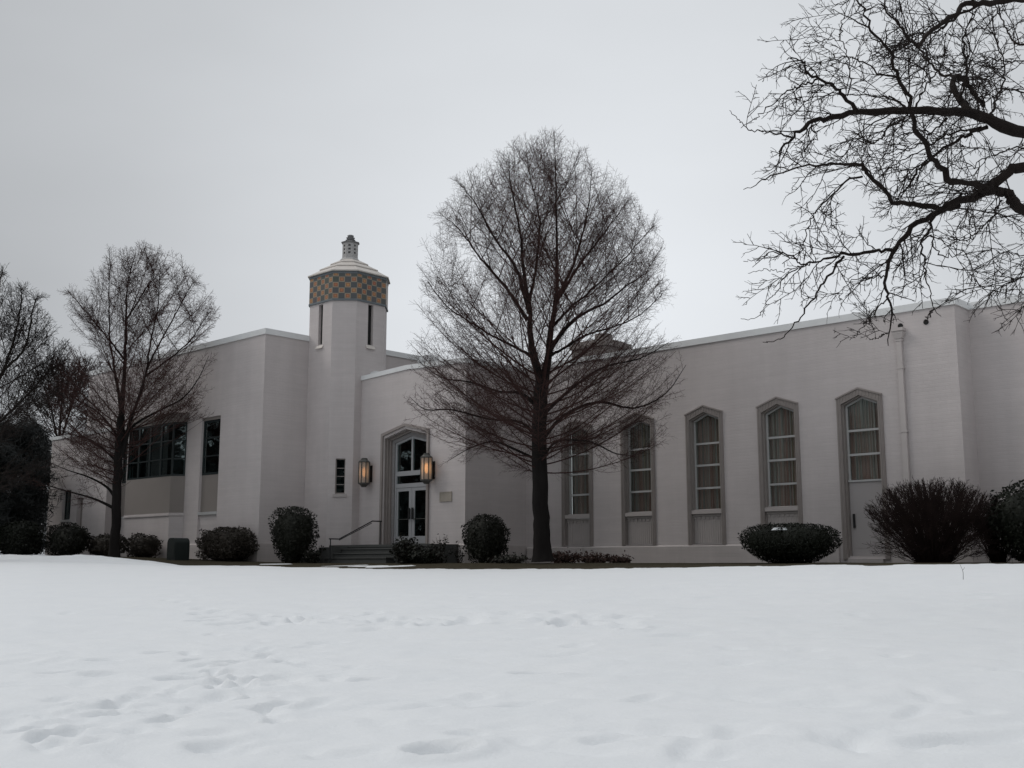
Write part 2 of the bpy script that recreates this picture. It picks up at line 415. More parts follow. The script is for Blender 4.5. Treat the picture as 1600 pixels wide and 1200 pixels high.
# low ploughed ridge on the far left
rdg = np.exp(-((YY - de_ + 1.7) / .8) ** 2) * np.clip((-.30 - a_) / .08, 0, 1)
SZ = SZ + .05 * np.exp(-((YY - de_ + .9) / .7) ** 2) * np.maximum(0, fbm(XX * .9, YY * .3, 71, 3) * 2.5) + .17 * rdg * (1 + 1.4 * fbm(XX * .8, YY * .8, 21)) - .06 * np.exp(-((YY - de_ + 3.4) / .5) ** 2) * np.clip((-.30 - a_) / .06, 0, 1)
near_ = np.clip((30 - YY) / 20, 0, 1)
SZ = SZ + (.03 + .055 * near_) * fbm(XX * .35, YY * .55, 31, 3) + (.022 + .018 * near_) * fbm(XX * 1.1, YY * 1.9, 41, 4)
SZ = SZ + near_ * (.055 * (fbm(XX * 2.4, YY * 3.3, 81, 3)) + .020 * fbm(XX * 4.5, YY * 6, 51, 3) + .030 * fbm(XX * 1.9 + YY * .6, YY * 3.2, 61, 3))
rng = np.random.default_rng(4)
prints = []
def step_at(x, y, ln=.15, wd=.07, dep=.06, ang=None): prints.append((x, y, ln, wd, dep, rng.uniform(0, 3.1) if ang is None else ang))
for x, y, l, w_, d_, an in ((690, 1181, .18, .13, .20, .2), (88, 1148, .17, .085, .09, .9), (50, 1141, .15, .07, .06, .7), (182, 1116, .19, .08, .085, .2), (150, 1108, .18, .08, .05, .4),
        (85, 1162, .14, .09, .07, .3), (135, 1163, .14, .08, .07, .6), (100, 1052, .22, .09, .07, .5), (158, 1034, .17, .10, .06, .1), (30, 1074, .16, .08, .06, .2),
        (290, 1064, .22, .12, .12, .1), (838, 1056, .20, .10, .085, .1), (568, 1066, .20, .08, .06, .4), (275, 1125, .18, .07, .06, .3), (800, 1108, .25, .10, .06, .2),
        (950, 1163, .16, .09, .06, 0), (1515, 1163, .45, .12, .07, .2), (1055, 993, .3, .12, .05, 0), (1270, 1099, .3, .12, .04, 0), (1060, 1150, .5, .12, .05, -.4),
        (905, 1176, .4, .12, .04, -.6), (740, 1092, .16, .1, .05, .3), (652, 1112, .2, .1, .05, .3), (545, 1182, .25, .12, .05, .3), (250, 1022, .15, .09, .06, .2), (220, 1090, .14, .08, .05, .4), (345, 1163, .18, .1, .05, .5), (730, 1152, .12, .08, .06, .1)):
    p = hit(x, y); step_at(p.x, p.y, l, w_, d_, an)
for k in range(62):          # trampled patch
    p = hit(rng.normal(388, 62), rng.normal(1062, 27)); step_at(p.x, p.y, rng.uniform(.10, .20), rng.uniform(.06, .10), rng.uniform(.02, .07))
for k in range(30):
    p = hit(rng.uniform(40, 330), rng.normal(1125, 22)); step_at(p.x, p.y, rng.uniform(.10, .2), rng.uniform(.05, .09), rng.uniform(.015, .05))
for k in range(90):          # a beaten track across the lawn
    x = rng.uniform(315, 1010); p = hit(x, rng.normal(970 + (x - 640) * .012, 6.0)); step_at(p.x, p.y, rng.uniform(.14, .32), rng.uniform(.09, .17), rng.uniform(.03, .085))
for k in range(120):
    p = hit(1580 * rng.uniform(0, 1) ** 1.4 + 10, rng.uniform(930, 1190)); step_at(p.x, p.y, rng.uniform(.10, .35), rng.uniform(.06, .14), rng.uniform(.008, .042))
for x, y, l, w_, d_, an in prints:
    ix = np.where(abs(sx - x) < 1.2)[0]; iy = np.where(abs(sy - y) < 1.2)[0]
    if not len(ix) or not len(iy): continue
    sl = np.ix_(iy, ix); dx = XX[sl] - x; dy = YY[sl] - y
    s_, c_ = math.sin(an), math.cos(an); p_ = (dx * c_ + dy * s_) / l; q_ = (-dx * s_ + dy * c_) / w_
    r2 = p_ * p_ + q_ * q_
    SZ[sl] += -d_ * np.exp(-r2 ** 1.5) + d_ * .22 * np.exp(-(np.sqrt(r2) - 1.5) ** 2 * 6)
tag(grid_mesh('snow', sx, sy, SZ, snow_mat()), kind='structure')

# ------------------------------------------------------------------ the building
B = thing('civic_building', 'long white painted brick building with octagonal tiled tower, pointed windows and arched entrance', 'building', BLOC, RZ)
LOW = -.4
# --- right wing
H = 7.22; WV = 29.97; WT = .34
UC, UR, UE = -27.35, -11.41, -2.0
WIN = [-24.91, -22.26, -19.60, -16.95, -14.31]
mb = MB()
holes = [ogive(c, .60, .60 if i < 4 else .16, 4.66, 4.90) for i, c in enumerate(WIN)]
mb.wall_v(rect(UC - .3, UR, LOW, H - .20), holes, WV, WV + WT)
mb.wall_u(rect(WV + WT, WV + .98, LOW, H - .20), [], UR - .34, UR)
mb.wall_v(rect(UR - .34, UE, LOW, H - .20), [], WV + .98, WV + 1.32)
right_wall = mb.build('wall', M['wall'], B)
mb = MB()                                # parapet coping, mitred round the pier
pts = [(UC + .02, WV - .045), (UR + .045, WV - .045), (UR + .045, WV + .935), (UE, WV + .935), (UE, WV + 1.36), (UR - .36, WV + 1.36), (UR - .36, WV + .40), (UC + .02, WV + .40)]
mb.prism(pts, [], lambda a, b, t: (a, b, t), H - .20, H); mb.build('coping', M['coping'], B)
mb = MB(); mb.box(UC, UR - .36, WV + .36, 48, H - .75, H - .55); mb.box(UR - .34, UE, WV + 1.34, 48, H - .75, H - .55); mb.build('flat_roof', M['roofing'], B)
mb = MB(); mb.box(UC - .3, UR - .2, WV + 4.2, WV + 4.4, LOW, H - .76); mb.build('room_wall', M['brickfill'], B)
mb = MB()                                # projecting plinth with a sloping ledge
def plinth_v(mb, u0, u1, v, top, out=.09):
    mb.box(u0, u1, v - out, v - .003, LOW, top - .05)
    a = [(u0, v - out, top - .05), (u1, v - out, top - .05), (u1, v - .003, top), (u0, v - .003, top)]
    mb.quad(*a); mb.quad((u0, v - .003, top - .05), a[0], a[3]); mb.quad(a[1], (u1, v - .003, top - .05), a[2])
plinth_v(mb, UC + .12, WIN[4] - .80, WV, .576)
plinth_v(mb, WIN[4] + .80, UR, WV, .576)
plinth_v(mb, UR + .09, UE, WV + .98, .576)
mb.box(UR, UR + .09, WV - .09, WV + .98, LOW, .55)
plinth_w = mb.build('plinth', M['plinth'], B)

def fold_curtain(u0, u1, v, z0, z1, seed):
    r = random.Random(seed); n = 70; mbc = MB(); ph = r.uniform(0, 6); gap = r.uniform(.44, .56)
    pts = []
    for i in range(n + 1):
        t = i / n; u = u0 + (u1 - u0) * t
        pts.append((u, v + .035 * math.sin(t * 60 + ph + 1.5 * math.sin(t * 7 + ph)) + .012 * math.sin(t * 131)))
    for i in range(n):
        a, b = pts[i], pts[i + 1]; o = seed * 3.17
        mbc.quad((*a, z0), (*b, z0), (*b, z1), (*a, z1), uv=[(i / n + o, 0), ((i + 1) / n + o, 0), ((i + 1) / n + o, 3), (i / n + o, 3)])
    return mbc
def pointed_window(c, i, door=False):
    """cast stone surround, white frame, glass, curtain; every piece a child of the window"""
    v = WV; zb = .576 if not door else .10
    mb = MB()
    mb.wall_v(ogive(c, .70, zb, 4.775, 5.015), [ogive(c, .565, zb - .02 if False else zb + .001, 4.575, 4.80)], v - .045, v + .06)
    mb.wall_v(ogive(c, .64, zb, 4.70, 4.93), [ogive(c, .525, zb + .001, 4.545, 4.765)], v + .062, v + .33)
    # flutes on the jambs, little ribs across the head
    for s in (-1, 1):
        mb.box(c + s * .655 - .012, c + s * .655 + .012, v - .062, v - .046, zb, 4.70)
        mb.box(c + s * .605 - .010, c + s * .605 + .010, v - .058, v - .046, zb, 4.62)
    for k in range(13):
        x = -.60 + k * .1; zt = 4.775 + .24 * (1 - abs(x) / .70)
        mb.box(c + x - .016, c + x + .016, v - .060, v - .046, zt - .185, zt - .055)
    for s in (-1, 1):                    # hood mould along both slopes
        a = [(c + s * .715, 4.765), (c, 5.020), (c, 4.972), (c + s * .715, 4.722)]
        mb.prism(a if s < 0 else a[::-1], [], lambda p, z, t: (p, t, z), v - .080, v - .046)
    win = mb.build('window', M['stone'], B)
    gz0 = 1.70 if not door else 2.37
    mb = MB(); fv = v + .19
    mb.wall_v(ogive(c, .524, gz0 - .05, 4.544, 4.764), [ogive(c, .468, gz0, 4.515, 4.715)], fv, fv + .07)
    for z in (2.37, 3.10, 3.80):
        if z > gz0 + .1: mb.box(c - .468, c + .468, fv + .004, fv + .066, z - .032, z + .032)
    mb.build('frame', M['white'], win)
    mb = MB(); mb.wall_v(ogive(c, .47, gz0 - .01, 4.516, 4.716), [], fv + .03, fv + .036); mb.build('pane', M['glass'], win)
    fold_curtain(c - .56, c + .56, fv + .19, gz0 - .1, 4.80, i + 1).build('curtain', M['curtain'], win)
    if not door:
        mb = MB(); mb.box(c - .56, c + .56, v - .02, fv + .12, 1.60, 1.665); mb.prism([(v - .03, 1.545), (v + .1, 1.545), (v + .1, 1.598), (v - .03, 1.598)], [], lambda a, z, t: (t, a, z), c - .555, c + .555)
        mb.box(c - .524, c + .524, v + .12, fv + .07, 1.666, 1.70); mb.build('sill', M['spandrel'], win)
        mb = MB(); mb.box(c - .545, c + .545, v + .095, v + .15, .50, 1.543)
        for k in range(13): mb.box(c - .50 + k * .0833 - .014, c - .50 + k * .0833 + .014, v + .080, v + .094, .62, 1.34)
        for k in range(7): mb.box(c - .47 + k * .157 - .045, c - .47 + k * .157 + .045, v + .066, v + .094, 1.385, 1.45)
        mb.box(c - .545, c + .545, v + .055, v + .094, 1.47, 1.53); mb.box(c - .545, c + .545, v + .02, v + .094, .5, .60)
        mb.build('spandrel', M['spandrel'], win)
    else:
        mb = MB(); mb.box(c - .52, c + .52, v + .13, v + .26, 2.31, 2.365); mb.build('transom', M['white'], win)
        mb = MB(); mb.box(c - .53, c + .53, v - .12, v + .3, LOW, .12)
        mb.box(c - .52, c + .52, v + .02, v + .3, .122, .205); mb.build('threshold', M['spandrel'], win)
        mb = MB(); mb.box(c - .515, c + .515, v + .17, v + .22, .21, 2.305)
        for zz in (.42, 1.4): mb.box(c - .40, c + .40, v + .163, v + .169, zz, zz + .012)
        dr = mb.build('door', M['leaf_door'], win)
        mb = MB(); mb.box(c - .43, c - .37, v + .120, v + .150, 1.0, 1.40); mb.box(c - .415, c - .385, v + .150, v + .169, 1.04, 1.08); mb.box(c - .415, c - .385, v + .150, v + .169, 1.32, 1.36)
        mb.build('door_handle', M['iron'], win)
for i, c in enumerate(WIN): pointed_window(c, i, i == 4)
# downspout with rain head, two scuppers
mb = MB(); cu = -12.985
mb.box(cu - .072, cu + .072, WV - .115, WV - .012, .58, 6.20)
for z in (1.6, 3.6, 5.4): mb.box(cu - .095, cu + .095, WV - .125, WV - .006, z, z + .05)
ds = mb.build('downspout', M['pipe'], B)
mb = MB()
def frust(mb, a0, a1, z0, z1, d0, d1): mb.vert_prism([(cu - a0, WV - d0), (cu + a0, WV - d0), (cu + a0, WV - .004), (cu - a0, WV - .004)], z0, z1, [(cu - a1, WV - d1), (cu + a1, WV - d1), (cu + a1, WV - .004), (cu - a1, WV - .004)])
frust(mb, .09, .09, 6.19, 6.26, .13, .13); frust(mb, .11, .15, 6.262, 6.40, .15, .19); frust(mb, .15, .15, 6.402, 6.47, .19, .19); frust(mb, .18, .18, 6.472, 6.56, .22, .22)
mb.build('rain_head', M['pipe'], ds)
for su in (-12.955, -12.215):
    mb = MB(); n = 14
    ring = [(su + .075 * math.cos(k * 2 * math.pi / n), 6.64 + .075 * math.sin(k * 2 * math.pi / n)) for k in range(n)]
    mb.wall_v(ring, [], WV - .020, WV - .003); mb.build('scupper', M['dark'], B)
# chimney behind the wing
mb = MB(); mb.box(-27.65, -25.95, 33, 34.5, 6.6, 8.30); mb.box(-27.72, -25.88, 32.93, 34.57, 8.302, 8.52); mb.box(-27.5, -26.1, 33.15, 34.35, 8.522, 8.62)
ch = mb.build('chimney', M['stone'], B)
mb = MB(); mb.vert_prism([(-26.6 + .35 * math.cos(k * R(30)), 33.7 + .35 * math.sin(k * R(30))) for k in range(12)], 8.622, 8.88); mb.build('chimney_pot', M['stone'], ch)

# --- entrance block with a low gabled parapet
EV = 26.865; EC = -30.5; EL, ER = -33.12, -27.35
mb = MB()
hole = ogive(EC, 1.18, .60, 4.60, 4.88)
mb.wall_v([(EL, LOW), (ER, LOW), (ER, 6.96), (EC, 7.08), (EL, 6.96)], [hole], EV, EV + .34)
mb.wall_u(rect(EV + .34, WV, LOW, 6.96), [], ER - .34, ER)
mb.wall_u(rect(EV + .341, 29.3, LOW, 7.20), [rect(27.15, 27.9, 7.0, 7.12)], EL + .03, EL + .3)
mb.build('wall', M['wall'], B)
mb = MB()
for s, (a, b) in enumerate(((EL - .02, EC), (EC, ER + .045))):
    za, zb_ = (6.962, 7.082) if s == 0 else (7.082, 6.962)
    mb.wall_v([(a, za), (b, zb_), (b, zb_ + .17), (a, za + .17)], [], EV - .045, EV + .40)
mb.box(ER - .40, ER + .045, EV + .402, WV - .05, 6.962, 7.132)
mb.box(EL - .0, EL + .36, EV + .42, 29.4, 7.202, 7.36)
mb.build('coping', M['coping'], B)
mb = MB(); mb.box(EL + .02, ER - .36, EV + .36, 36, 6.55, 6.75); mb.build('flat_roof', M['roofing'], B)
mb = MB(); plinth_v(mb, EL + .05, EC - 1.36, EV, .66, .06); mb.build('plinth', M['plinth'], B)
mb = MB(); plinth_v(mb, EC + 1.36, ER, EV, .66, .06); mb.box(ER, ER + .06, EV - .06, WV - .1, LOW, .62); mb.build('plinth', M['plinth'], B)
# stepped stone surround
mb = MB()
for (ho, hi, zs, za, izs, iza, v0, v1) in ((1.32, 1.215, 4.78, 5.07, 4.695, 4.975, -.07, .03), (1.26, 1.165, 4.73, 5.01, 4.64, 4.91, .032, .12), (1.24, 1.12, 4.70, 4.98, 4.59, 4.85, .122, .22), (1.22, 1.07, 4.68, 4.94, 4.53, 4.78, .222, .42)):
    mb.wall_v(ogive(EC, ho, .60, zs, za), [ogive(EC, hi, .601, izs, iza)], EV + v0, EV + v1)
for k in range(25):
    x = -1.08 + k * .09; zt = 4.66 + .27 * (1 - abs(x) / 1.2); mb.box(EC + x - .014, EC + x + .014, EV + .100, EV + .121, zt - .10, zt + .02)
ent = mb.build('entrance_surround', M['stone'], B)
mb = MB(); fv = EV + .30
mb.wall_v(ogive(EC, 1.069, .66, 4.529, 4.779), [ogive(EC, .93, .661, 4.42, 4.64)], fv, fv + .04); mb.build('jamb_lining', M['brickfill'], ent)
mb = MB(); fv = EV + .34
mb.wall_v(ogive(EC, .929, .66, 4.419, 4.639), [rect(EC - .86, EC + .86, .67, 2.75), rect(EC - .84, EC + .84, 2.90, 3.19), [(EC - .84, 3.36), (EC - .04, 3.36), (EC - .04, 4.55), (EC - .84, 4.36)], [(EC + .04, 3.36), (EC + .84, 3.36), (EC + .84, 4.36), (EC + .04, 4.55)]], fv, fv + .08)
mb.build('frame', M['alum'], ent)
mb = MB(); mb.wall_v(rect(EC - .86, EC - .03, 3.3, 4.40), [], fv + .05, fv + .056); mb.wall_v(rect(EC + .03, EC + .86, 3.3, 4.40), [], fv + .05, fv + .056)
mb.wall_v([(EC - .86, 4.402), (EC - .03, 4.402), (EC - .03, 4.57), (EC - .05, 4.57)], [], fv + .05, fv + .056); mb.wall_v([(EC + .03, 4.402), (EC + .86, 4.402), (EC + .05, 4.57), (EC + .03, 4.57)], [], fv + .05, fv + .056)
mb.wall_v(rect(EC - .86, EC + .86, 2.88, 3.21), [], fv + .05, fv + .056); mb.build('transom_pane', M['darkglass'], ent)
for s in (-1, 1):
    a, b = (EC - .855, EC - .008) if s < 0 else (EC + .008, EC + .855)
    mb = MB(); mb.wall_v(rect(a, b, .70, 2.745), [rect(a + (.09 if s < 0 else .15), b - (.15 if s < 0 else .09), .97, 2.62)], fv + .02, fv + .07)
    dl = mb.build('entrance_door', M['alum'], ent)
    mb = MB(); mb.wall_v(rect(a + .06, b - .06, .95, 2.64), [], fv + .042, fv + .048); mb.build('door_pane', M['darkglass'], ent)
    hx = (b - .085) if s < 0 else (a + .085)
    mb = MB(); mb.box(hx - .045, hx + .045, fv - .05, fv - .02, 1.58, 2.0); mb.box(hx - .02, hx + .02, fv - .02, fv + .019, 1.62, 1.66); mb.box(hx - .02, hx + .02, fv - .02, fv + .019, 1.9, 1.94); mb.build('door_handle', M['iron'], ent)
    mb = MB(); mb.box(a + .10, b - .16 if s < 0 else b - .10, fv - .004, fv + .018, 1.58, 1.60); mb.build('push_bar', M['bronze'], ent)
mb = MB(); mb.box(EC - 2.2, EC + 2.2, 29.2, 29.3, .2, 6.5); mb.build('lobby_wall', M['brickfill'], B)
# plaque with a thin raised border
mb = MB(); mb.wall_v(rect(-28.61, -28.0, 2.13, 2.47), [], EV - .022, EV - .003); mb.wall_v(rect(-28.61, -28.0, 2.13, 2.47), [rect(-28.585, -28.025, 2.155, 2.445)], EV - .034, EV - .0225); mb.build('wall_plaque', M['plaque'], B)
# steps, landing, side curb
mb = MB()
mb.box(-33.0, -27.62, 25.45, EV - .062, LOW, .64)
for k in range(3): mb.box(-31.85, -28.6, 24.42 + k * .34, 25.448, LOW if k == 0 else .157 + .16 * (k - 1), .16 + .16 * k - .003)
mb.box(-33.0, -27.6, 25.43, 25.449, .56, .645)
st = mb.build('entrance_steps', M['concrete'], B)
for k in range(3):
    mb = MB(); mb.box(-31.88, -28.57, 24.385 + k * .34, 24.72 + k * .34, .158 + .16 * k - .001, .192 + .16 * k); mb.build('tread', M['tread'], st)
mb = MB(); mb.box(-32.72, -31.87, 24.75, 25.42, LOW, .56); mb.box(-33.75, -31.9, 24.35, 24.752, LOW, .20); mb.build('step_curb', M['concrete'], st)
mb = MB(); mb.box(-28.58, -27.9, 24.75, 25.42, LOW, .58); mb.build('step_curb', M['concrete'], st)
# roof vent
mb = MB(); mb.vert_prism([(-31.6 + .38 * math.cos(k * R(30)), 29 + .38 * math.sin(k * R(30))) for k in range(12)], 6.75, 7.62)
for r0, r1, z0, z1 in ((.44, .46, 7.622, 7.80), (.46, .36, 7.80, 7.98), (.36, .12, 7.98, 8.06)):
    mb.vert_prism([(-31.6 + r0 * math.cos(k * R(30)), 29 + r0 * math.sin(k * R(30))) for k in range(12)], z0, z1, [(-31.6 + r1 * math.cos(k * R(30)), 29 + r1 * math.sin(k * R(30))) for k in range(12)])
mb.build('roof_vent', M['coping'], B)

# --- tall left block
HB = 8.87; BV = 23.84; BU = -35.2; BL = -49.4
mb = MB()
bay_hole = rect(-44.85, -40.70, 2.05, 6.0)
mb.wall_v(rect(BL, BU, LOW, HB - .22), [bay_hole, rect(-39.45, -38.08, .85, 5.78), rect(-45.95, -45.40, 2.0, 5.78)], BV, BV + .36)
mb.wall_u(rect(BV + .36, 32, LOW, HB - .22), [], BU - .36, BU)
mb.wall_u(rect(BV + .36, 32, LOW, HB - .22), [], BL, BL + .36)
mb.build('wall', M['wall'], B)
mb = MB(); pts = [(BL - .045, BV - .045), (BU + .045, BV - .045), (BU + .045, 32), (BU - .4, 32), (BU - .4, BV + .4), (BL + .4, BV + .4), (BL + .4, 32), (BL - .045, 32)]
mb.prism(pts, [], lambda a, b, t: (a, b, t), HB - .219, HB); mb.build('coping', M['coping'], B)
mb = MB(); mb.box(BL + .37, BU - .37, BV + .37, 32, HB - .7, HB - .5); mb.build('flat_roof', M['roofing'], B)
mb = MB(); plinth_v(mb, -40.35, BU + .07, BV, .76, .07); mb.box(BU, BU + .07, BV, 25.8, LOW, .72); mb.build('plinth', M['plinth'], B)
# canted bay, carried down to the ground
def bay_plan(o): return [(-45.05 - o, BV - .004), (-44.62 - o * .42, BV - .43 - o), (-40.93 + o * .42, BV - .43 - o), (-40.50 + o, BV - .004)]
def ring_plan(mb, o, z0, z1): mb.vert_prism(bay_plan(o), z0, z1)
mb = MB(); ring_plan(mb, -.03, LOW, 1.899); mb.build('bay_base', M['wall'], B)
mb = MB(); ring_plan(mb, -.02, 2.02, 3.50); bay = mb.build('bay_window', M['beige'], B)
mb = MB(); ring_plan(mb, .02, 1.90, 1.96); ring_plan(mb, .0, 1.961, 2.015); mb.build('sill', M['wall'], bay)
mb = MB(); ring_plan(mb, .0, 5.72, 5.80); ring_plan(mb, .04, 5.802, 5.93); ring_plan(mb, .09, 5.932, 6.05); ring_plan(mb, .05, 6.052, 6.10); mb.build('hood', M['beige'], bay)
def bar(mb, a, b, w, z0, z1, dep):        # upright slab between plan points a and b, dep deep to the inside
    a, b = Vector(a), Vector(b); d = (b - a).normalized(); n = Vector((-d.y, d.x))
    mb.vert_prism([tuple(a), tuple(b), tuple(b + n * dep), tuple(a + n * dep)], z0, z1)
pl = bay_plan(-.04)
mbf, mbg = MB(), MB()
for q in range(3):
    a, b = Vector(pl[q]), Vector(pl[q + 1]); L = (b - a).length; d = (b - a) / L; nb = 4 if q == 1 else 1
    bar(mbf, a, b, 0, 3.502, 3.58, .07); bar(mbf, a, b, 0, 5.64, 5.718, .07)
    for z in (4.22, 4.97): bar(mbf, a + d * .0, b - d * .0, 0, z - .025, z + .025, .062)
    for k in range(nb + 1):
        x = L * k / nb; w_ = .06 if 0 < k < nb else .05
        x0, x1 = max(0, x - w_), min(L, x + w_); bar(mbf, a + d * x0, a + d * x1, 0, 3.581, 5.639, .066)
    n = Vector((-d.y, d.x)) * .035
    mbg.quad((*(a + n), 3.55), (*(b + n), 3.55), (*(b + n), 5.66), (*(a + n), 5.66))
mbf.build('frame', M['teal'], bay); mbg.build('pane', M['darkglass'], bay)
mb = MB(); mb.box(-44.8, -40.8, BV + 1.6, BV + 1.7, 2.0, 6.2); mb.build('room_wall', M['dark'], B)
# narrow windows with beige panels below
for (a, b, low) in ((-39.45, -38.08, .85), (-45.95, -45.40, 2.0)):
    mb = MB(); mb.box(a, b, BV + .11, BV + .2, 2.0, 3.47); w_ = mb.build('window', M['beige'], B)
    mb = MB(); mb.box(a, b, BV + .06, BV + .2, 5.66, 5.78); mb.build('lintel', M['beige'], w_)
    if low < 1.5:
        mb = MB(); mb.box(a, b, BV + .075, BV + .2, low, 1.88); mb.build('apron', M['wall'], w_)
    mb = MB(); mb.box(a, b, BV - .01, BV + .2, 1.883, 1.997); mb.build('sill', M['white'], w_)
    mb = MB(); mb.wall_v(rect(a, b, 3.472, 5.658), [rect(a + .09, b - .09, 3.56, 5.57)], BV + .10, BV + .17)
    for z in (4.22, 4.95): mb.box(a + .09, b - .09, BV + .105, BV + .165, z - .025, z + .025)
    mb.build('frame', M['teal'], w_)
    mb = MB(); mb.wall_v(rect(a + .05, b - .05, 3.5, 5.62), [], BV + .13, BV + .136); mb.build('pane', M['darkglass'], w_)
    mb = MB(); mb.box(a - .1, b + .1, BV + .8, BV + .85, 2, 5.9); mb.build('dark_backing', M['dark'], w_)  # near-black sheet added behind the glass, its colour stands in for room shade

# --- low wing at the far left
GV = 23.30; GL, GR, GH = -51.7, -46.05, 5.9
mb = MB()
mb.wall_v(rect(GL, GR, LOW, GH - .16), [rect(-50.2, -49.4, 1.96, 3.32), rect(-48.78, -48.2, .2, 2.92)], GV, GV + .34)
mb.wall_u(rect(GV + .34, BV - .002, LOW, GH - .16), [], GR - .34, GR)
mb.wall_u(rect(GV + .34, 30, LOW, GH - .16), [], GL, GL + .34)
mb.build('wall', M['wall'], B)
mb = MB(); mb.box(GL - .04, GR + .04, GV - .04, GV + .40, GH - .158, GH); mb.box(GL - .04, GL + .40, GV + .402, 30, GH - .158, GH); mb.build('coping', M['coping'], B)
mb = MB(); mb.box(GL + .36, BL - .05, GV + .36, 30, GH - .6, GH - .4); mb.build('flat_roof', M['roofing'], B)
mb = MB(); mb.wall_v(rect(-50.2, -49.4, 1.965, 3.315), [rect(-50.14, -49.46, 2.03, 3.25)], GV + .12, GV + .18); mb.box(-49.83, -49.77, GV + .122, GV + .178, 2.03, 3.25)
w_ = mb.build('window', M['teal'], B)
mb = MB(); mb.wall_v(rect(-50.16, -49.44, 2.0, 3.28), [], GV + .145, GV + .15); mb.build('pane', M['darkglass'], w_)
mb = MB(); mb.box(-50.26, -49.34, GV - .05, GV + .11, 1.86, 1.958); mb.build('sill', M['white'], w_)
mb = MB(); mb.box(-48.77, -48.21, GV + .2, GV + .26, .2, 2.9); mb.build('door', M['beige'], B)

# --- tower: chamfered square with tiled band, stepped roof and lantern finial
TC = (-34.47, 27.24)
def cham(h, c): return [(TC[0] - h + c, TC[1] - h), (TC[0] + h - c, TC[1] - h), (TC[0] + h, TC[1] - h + c), (TC[0] + h, TC[1] + h - c), (TC[0] + h - c, TC[1] + h), (TC[0] - h + c, TC[1] + h), (TC[0] - h, TC[1] + h - c), (TC[0] - h, TC[1] - h + c)]
th, tc = 1.38, .66
BZ0, BZ1 = 10.08, 11.25
mb = MB()
pl = cham(th, tc)
for k in range(8):
    a, b = Vector(pl[k]), Vector(pl[(k + 1) % 8]); L = (b - a).length; d = (b - a) / L; n = Vector((-d.y, d.x))
    to = lambda s_, z, t, a=a, d=d, n=n: (*(a + d * s_ + n * t), z)
    holes = []
    if k % 2 == 0: holes = [rect(L / 2 - .12 - .02, L / 2 + .12 - .02, 8.40, BZ0 - .002)] if False else [rect(L / 2 - .13, L / 2 + .13, 8.40, 10.03)]
    if k == 1: holes = [rect(L / 2 - .185, L / 2 + .185, 2.58, 3.92)]
    mb.prism(rect(0, L, LOW, BZ0), holes, to, 0, .22)
tower = mb.build('tower', M['wall'], B)
def facet(k, h=th, c=tc):
    p = cham(h, c); a, b = Vector(p[k]), Vector(p[(k + 1) % 8]); L = (b - a).length; d = (b - a) / L; n = Vector((-d.y, d.x))
    return a, d, n, L
for k in (0, 2, 4, 6):
    a, d, n, L = facet(k); m0 = a + d * (L / 2)
    mb = MB(); q = [m0 - d * .14 + n * .13, m0 + d * .14 + n * .13, m0 + d * .14 + n * .15, m0 - d * .14 + n * .15]; mb.vert_prism([tuple(x) for x in q], 8.38, 10.05)
    sw = mb.build('slit_window', M['dark'], tower)
    mb = MB()
    to = lambda s_, z, t, a=m0, d=d, n=n: (*(a + d * t + n * s_), z)
    mb.prism([(-.08, 8.26), (.12, 8.26), (.12, 8.42), (.02, 8.42)], [], to, -.21, .21); mb.build('slit_sill', M['tinroof'], tower)
a, d, n, L = facet(1); m0 = a + d * (L / 2)
to = lambda s_, z, t, a=m0, d=d, n=n: (*(a + d * s_ + n * t), z)
mb = MB(); mb.prism(rect(-.185, .185, 2.582, 3.918), [rect(-.15, .15, 2.63, 3.88)], to, .08, .13)
for z in (2.94, 3.25, 3.56): mb.prism(rect(-.15, .15, z - .012, z + .012), [], to, .085, .125)
mb.build('stair_window', M['stone'], tower)
mb = MB(); mb.prism(rect(-.17, .17, 2.6, 3.9), [], to, .105, .11); mb.build('pane', M['darkglass'], tower)
mb = MB(); mb.prism(rect(-.26, .26, 2.47, 2.578), [], to, -.04, .12); mb.build('sill', M['spandrel'], tower)
mb = MB(); mb.vert_prism(cham(.9, .4), LOW, 10.0); mb.build('stair_shaft', M['dark'], tower)
mb = MB()
pb = cham(th + .03, tc + .01)
off = 0
for k in range(8):
    a, b = pb[k], pb[(k + 1) % 8]; L = (Vector(b) - Vector(a)).length; nt_ = round(L / .222); nt_ -= nt_ % 2
    z0, z1 = BZ0 + .07, BZ1 - .10; rows = 4.55
    mb.quad((*a, z0), (*b, z0), (*b, z1), (*a, z1), uv=[(off, 0), (off + nt_, 0), (off + nt_, rows), (off, rows)]); off += nt_
band = mb.build('tile_band', M['tile'], tower)
mb = MB(); mb.vert_prism(cham(th + .05, tc + .02), BZ0, BZ0 + .068); mb.vert_prism(cham(th + .045, tc + .02), BZ1 - .099, BZ1 - .002); mb.build('band_trim', M['bandtrim'], tower)
mb = MB(); s2 = tc / th
mb.vert_prism(cham(th + .11, (th + .11) * s2), BZ1, BZ1 + .045)
for (r0, r1, z0, z1) in ((1.47, 1.06, BZ1 + .046, 11.56), (1.08, 1.08, 11.561, 11.60), (1.08, .68, 11.601, 11.83), (.70, .70, 11.831, 11.87), (.70, .36, 11.871, 12.06)):
    mb.vert_prism(cham(r0, r0 * s2), z0, z1, cham(r1, r1 * s2))
mb.build('tower_roof', M['tinroof'], tower)
def octo(r): return [(TC[0] + r * math.cos(R(22.5 + 45 * k)), TC[1] + r * math.sin(R(22.5 + 45 * k))) for k in range(8)]
mb = MB(); mb.vert_prism(octo(.42), 12.055, 12.16, octo(.33)); mb.vert_prism(octo(.33), 12.161, 12.27, octo(.325))
po = octo(.325)
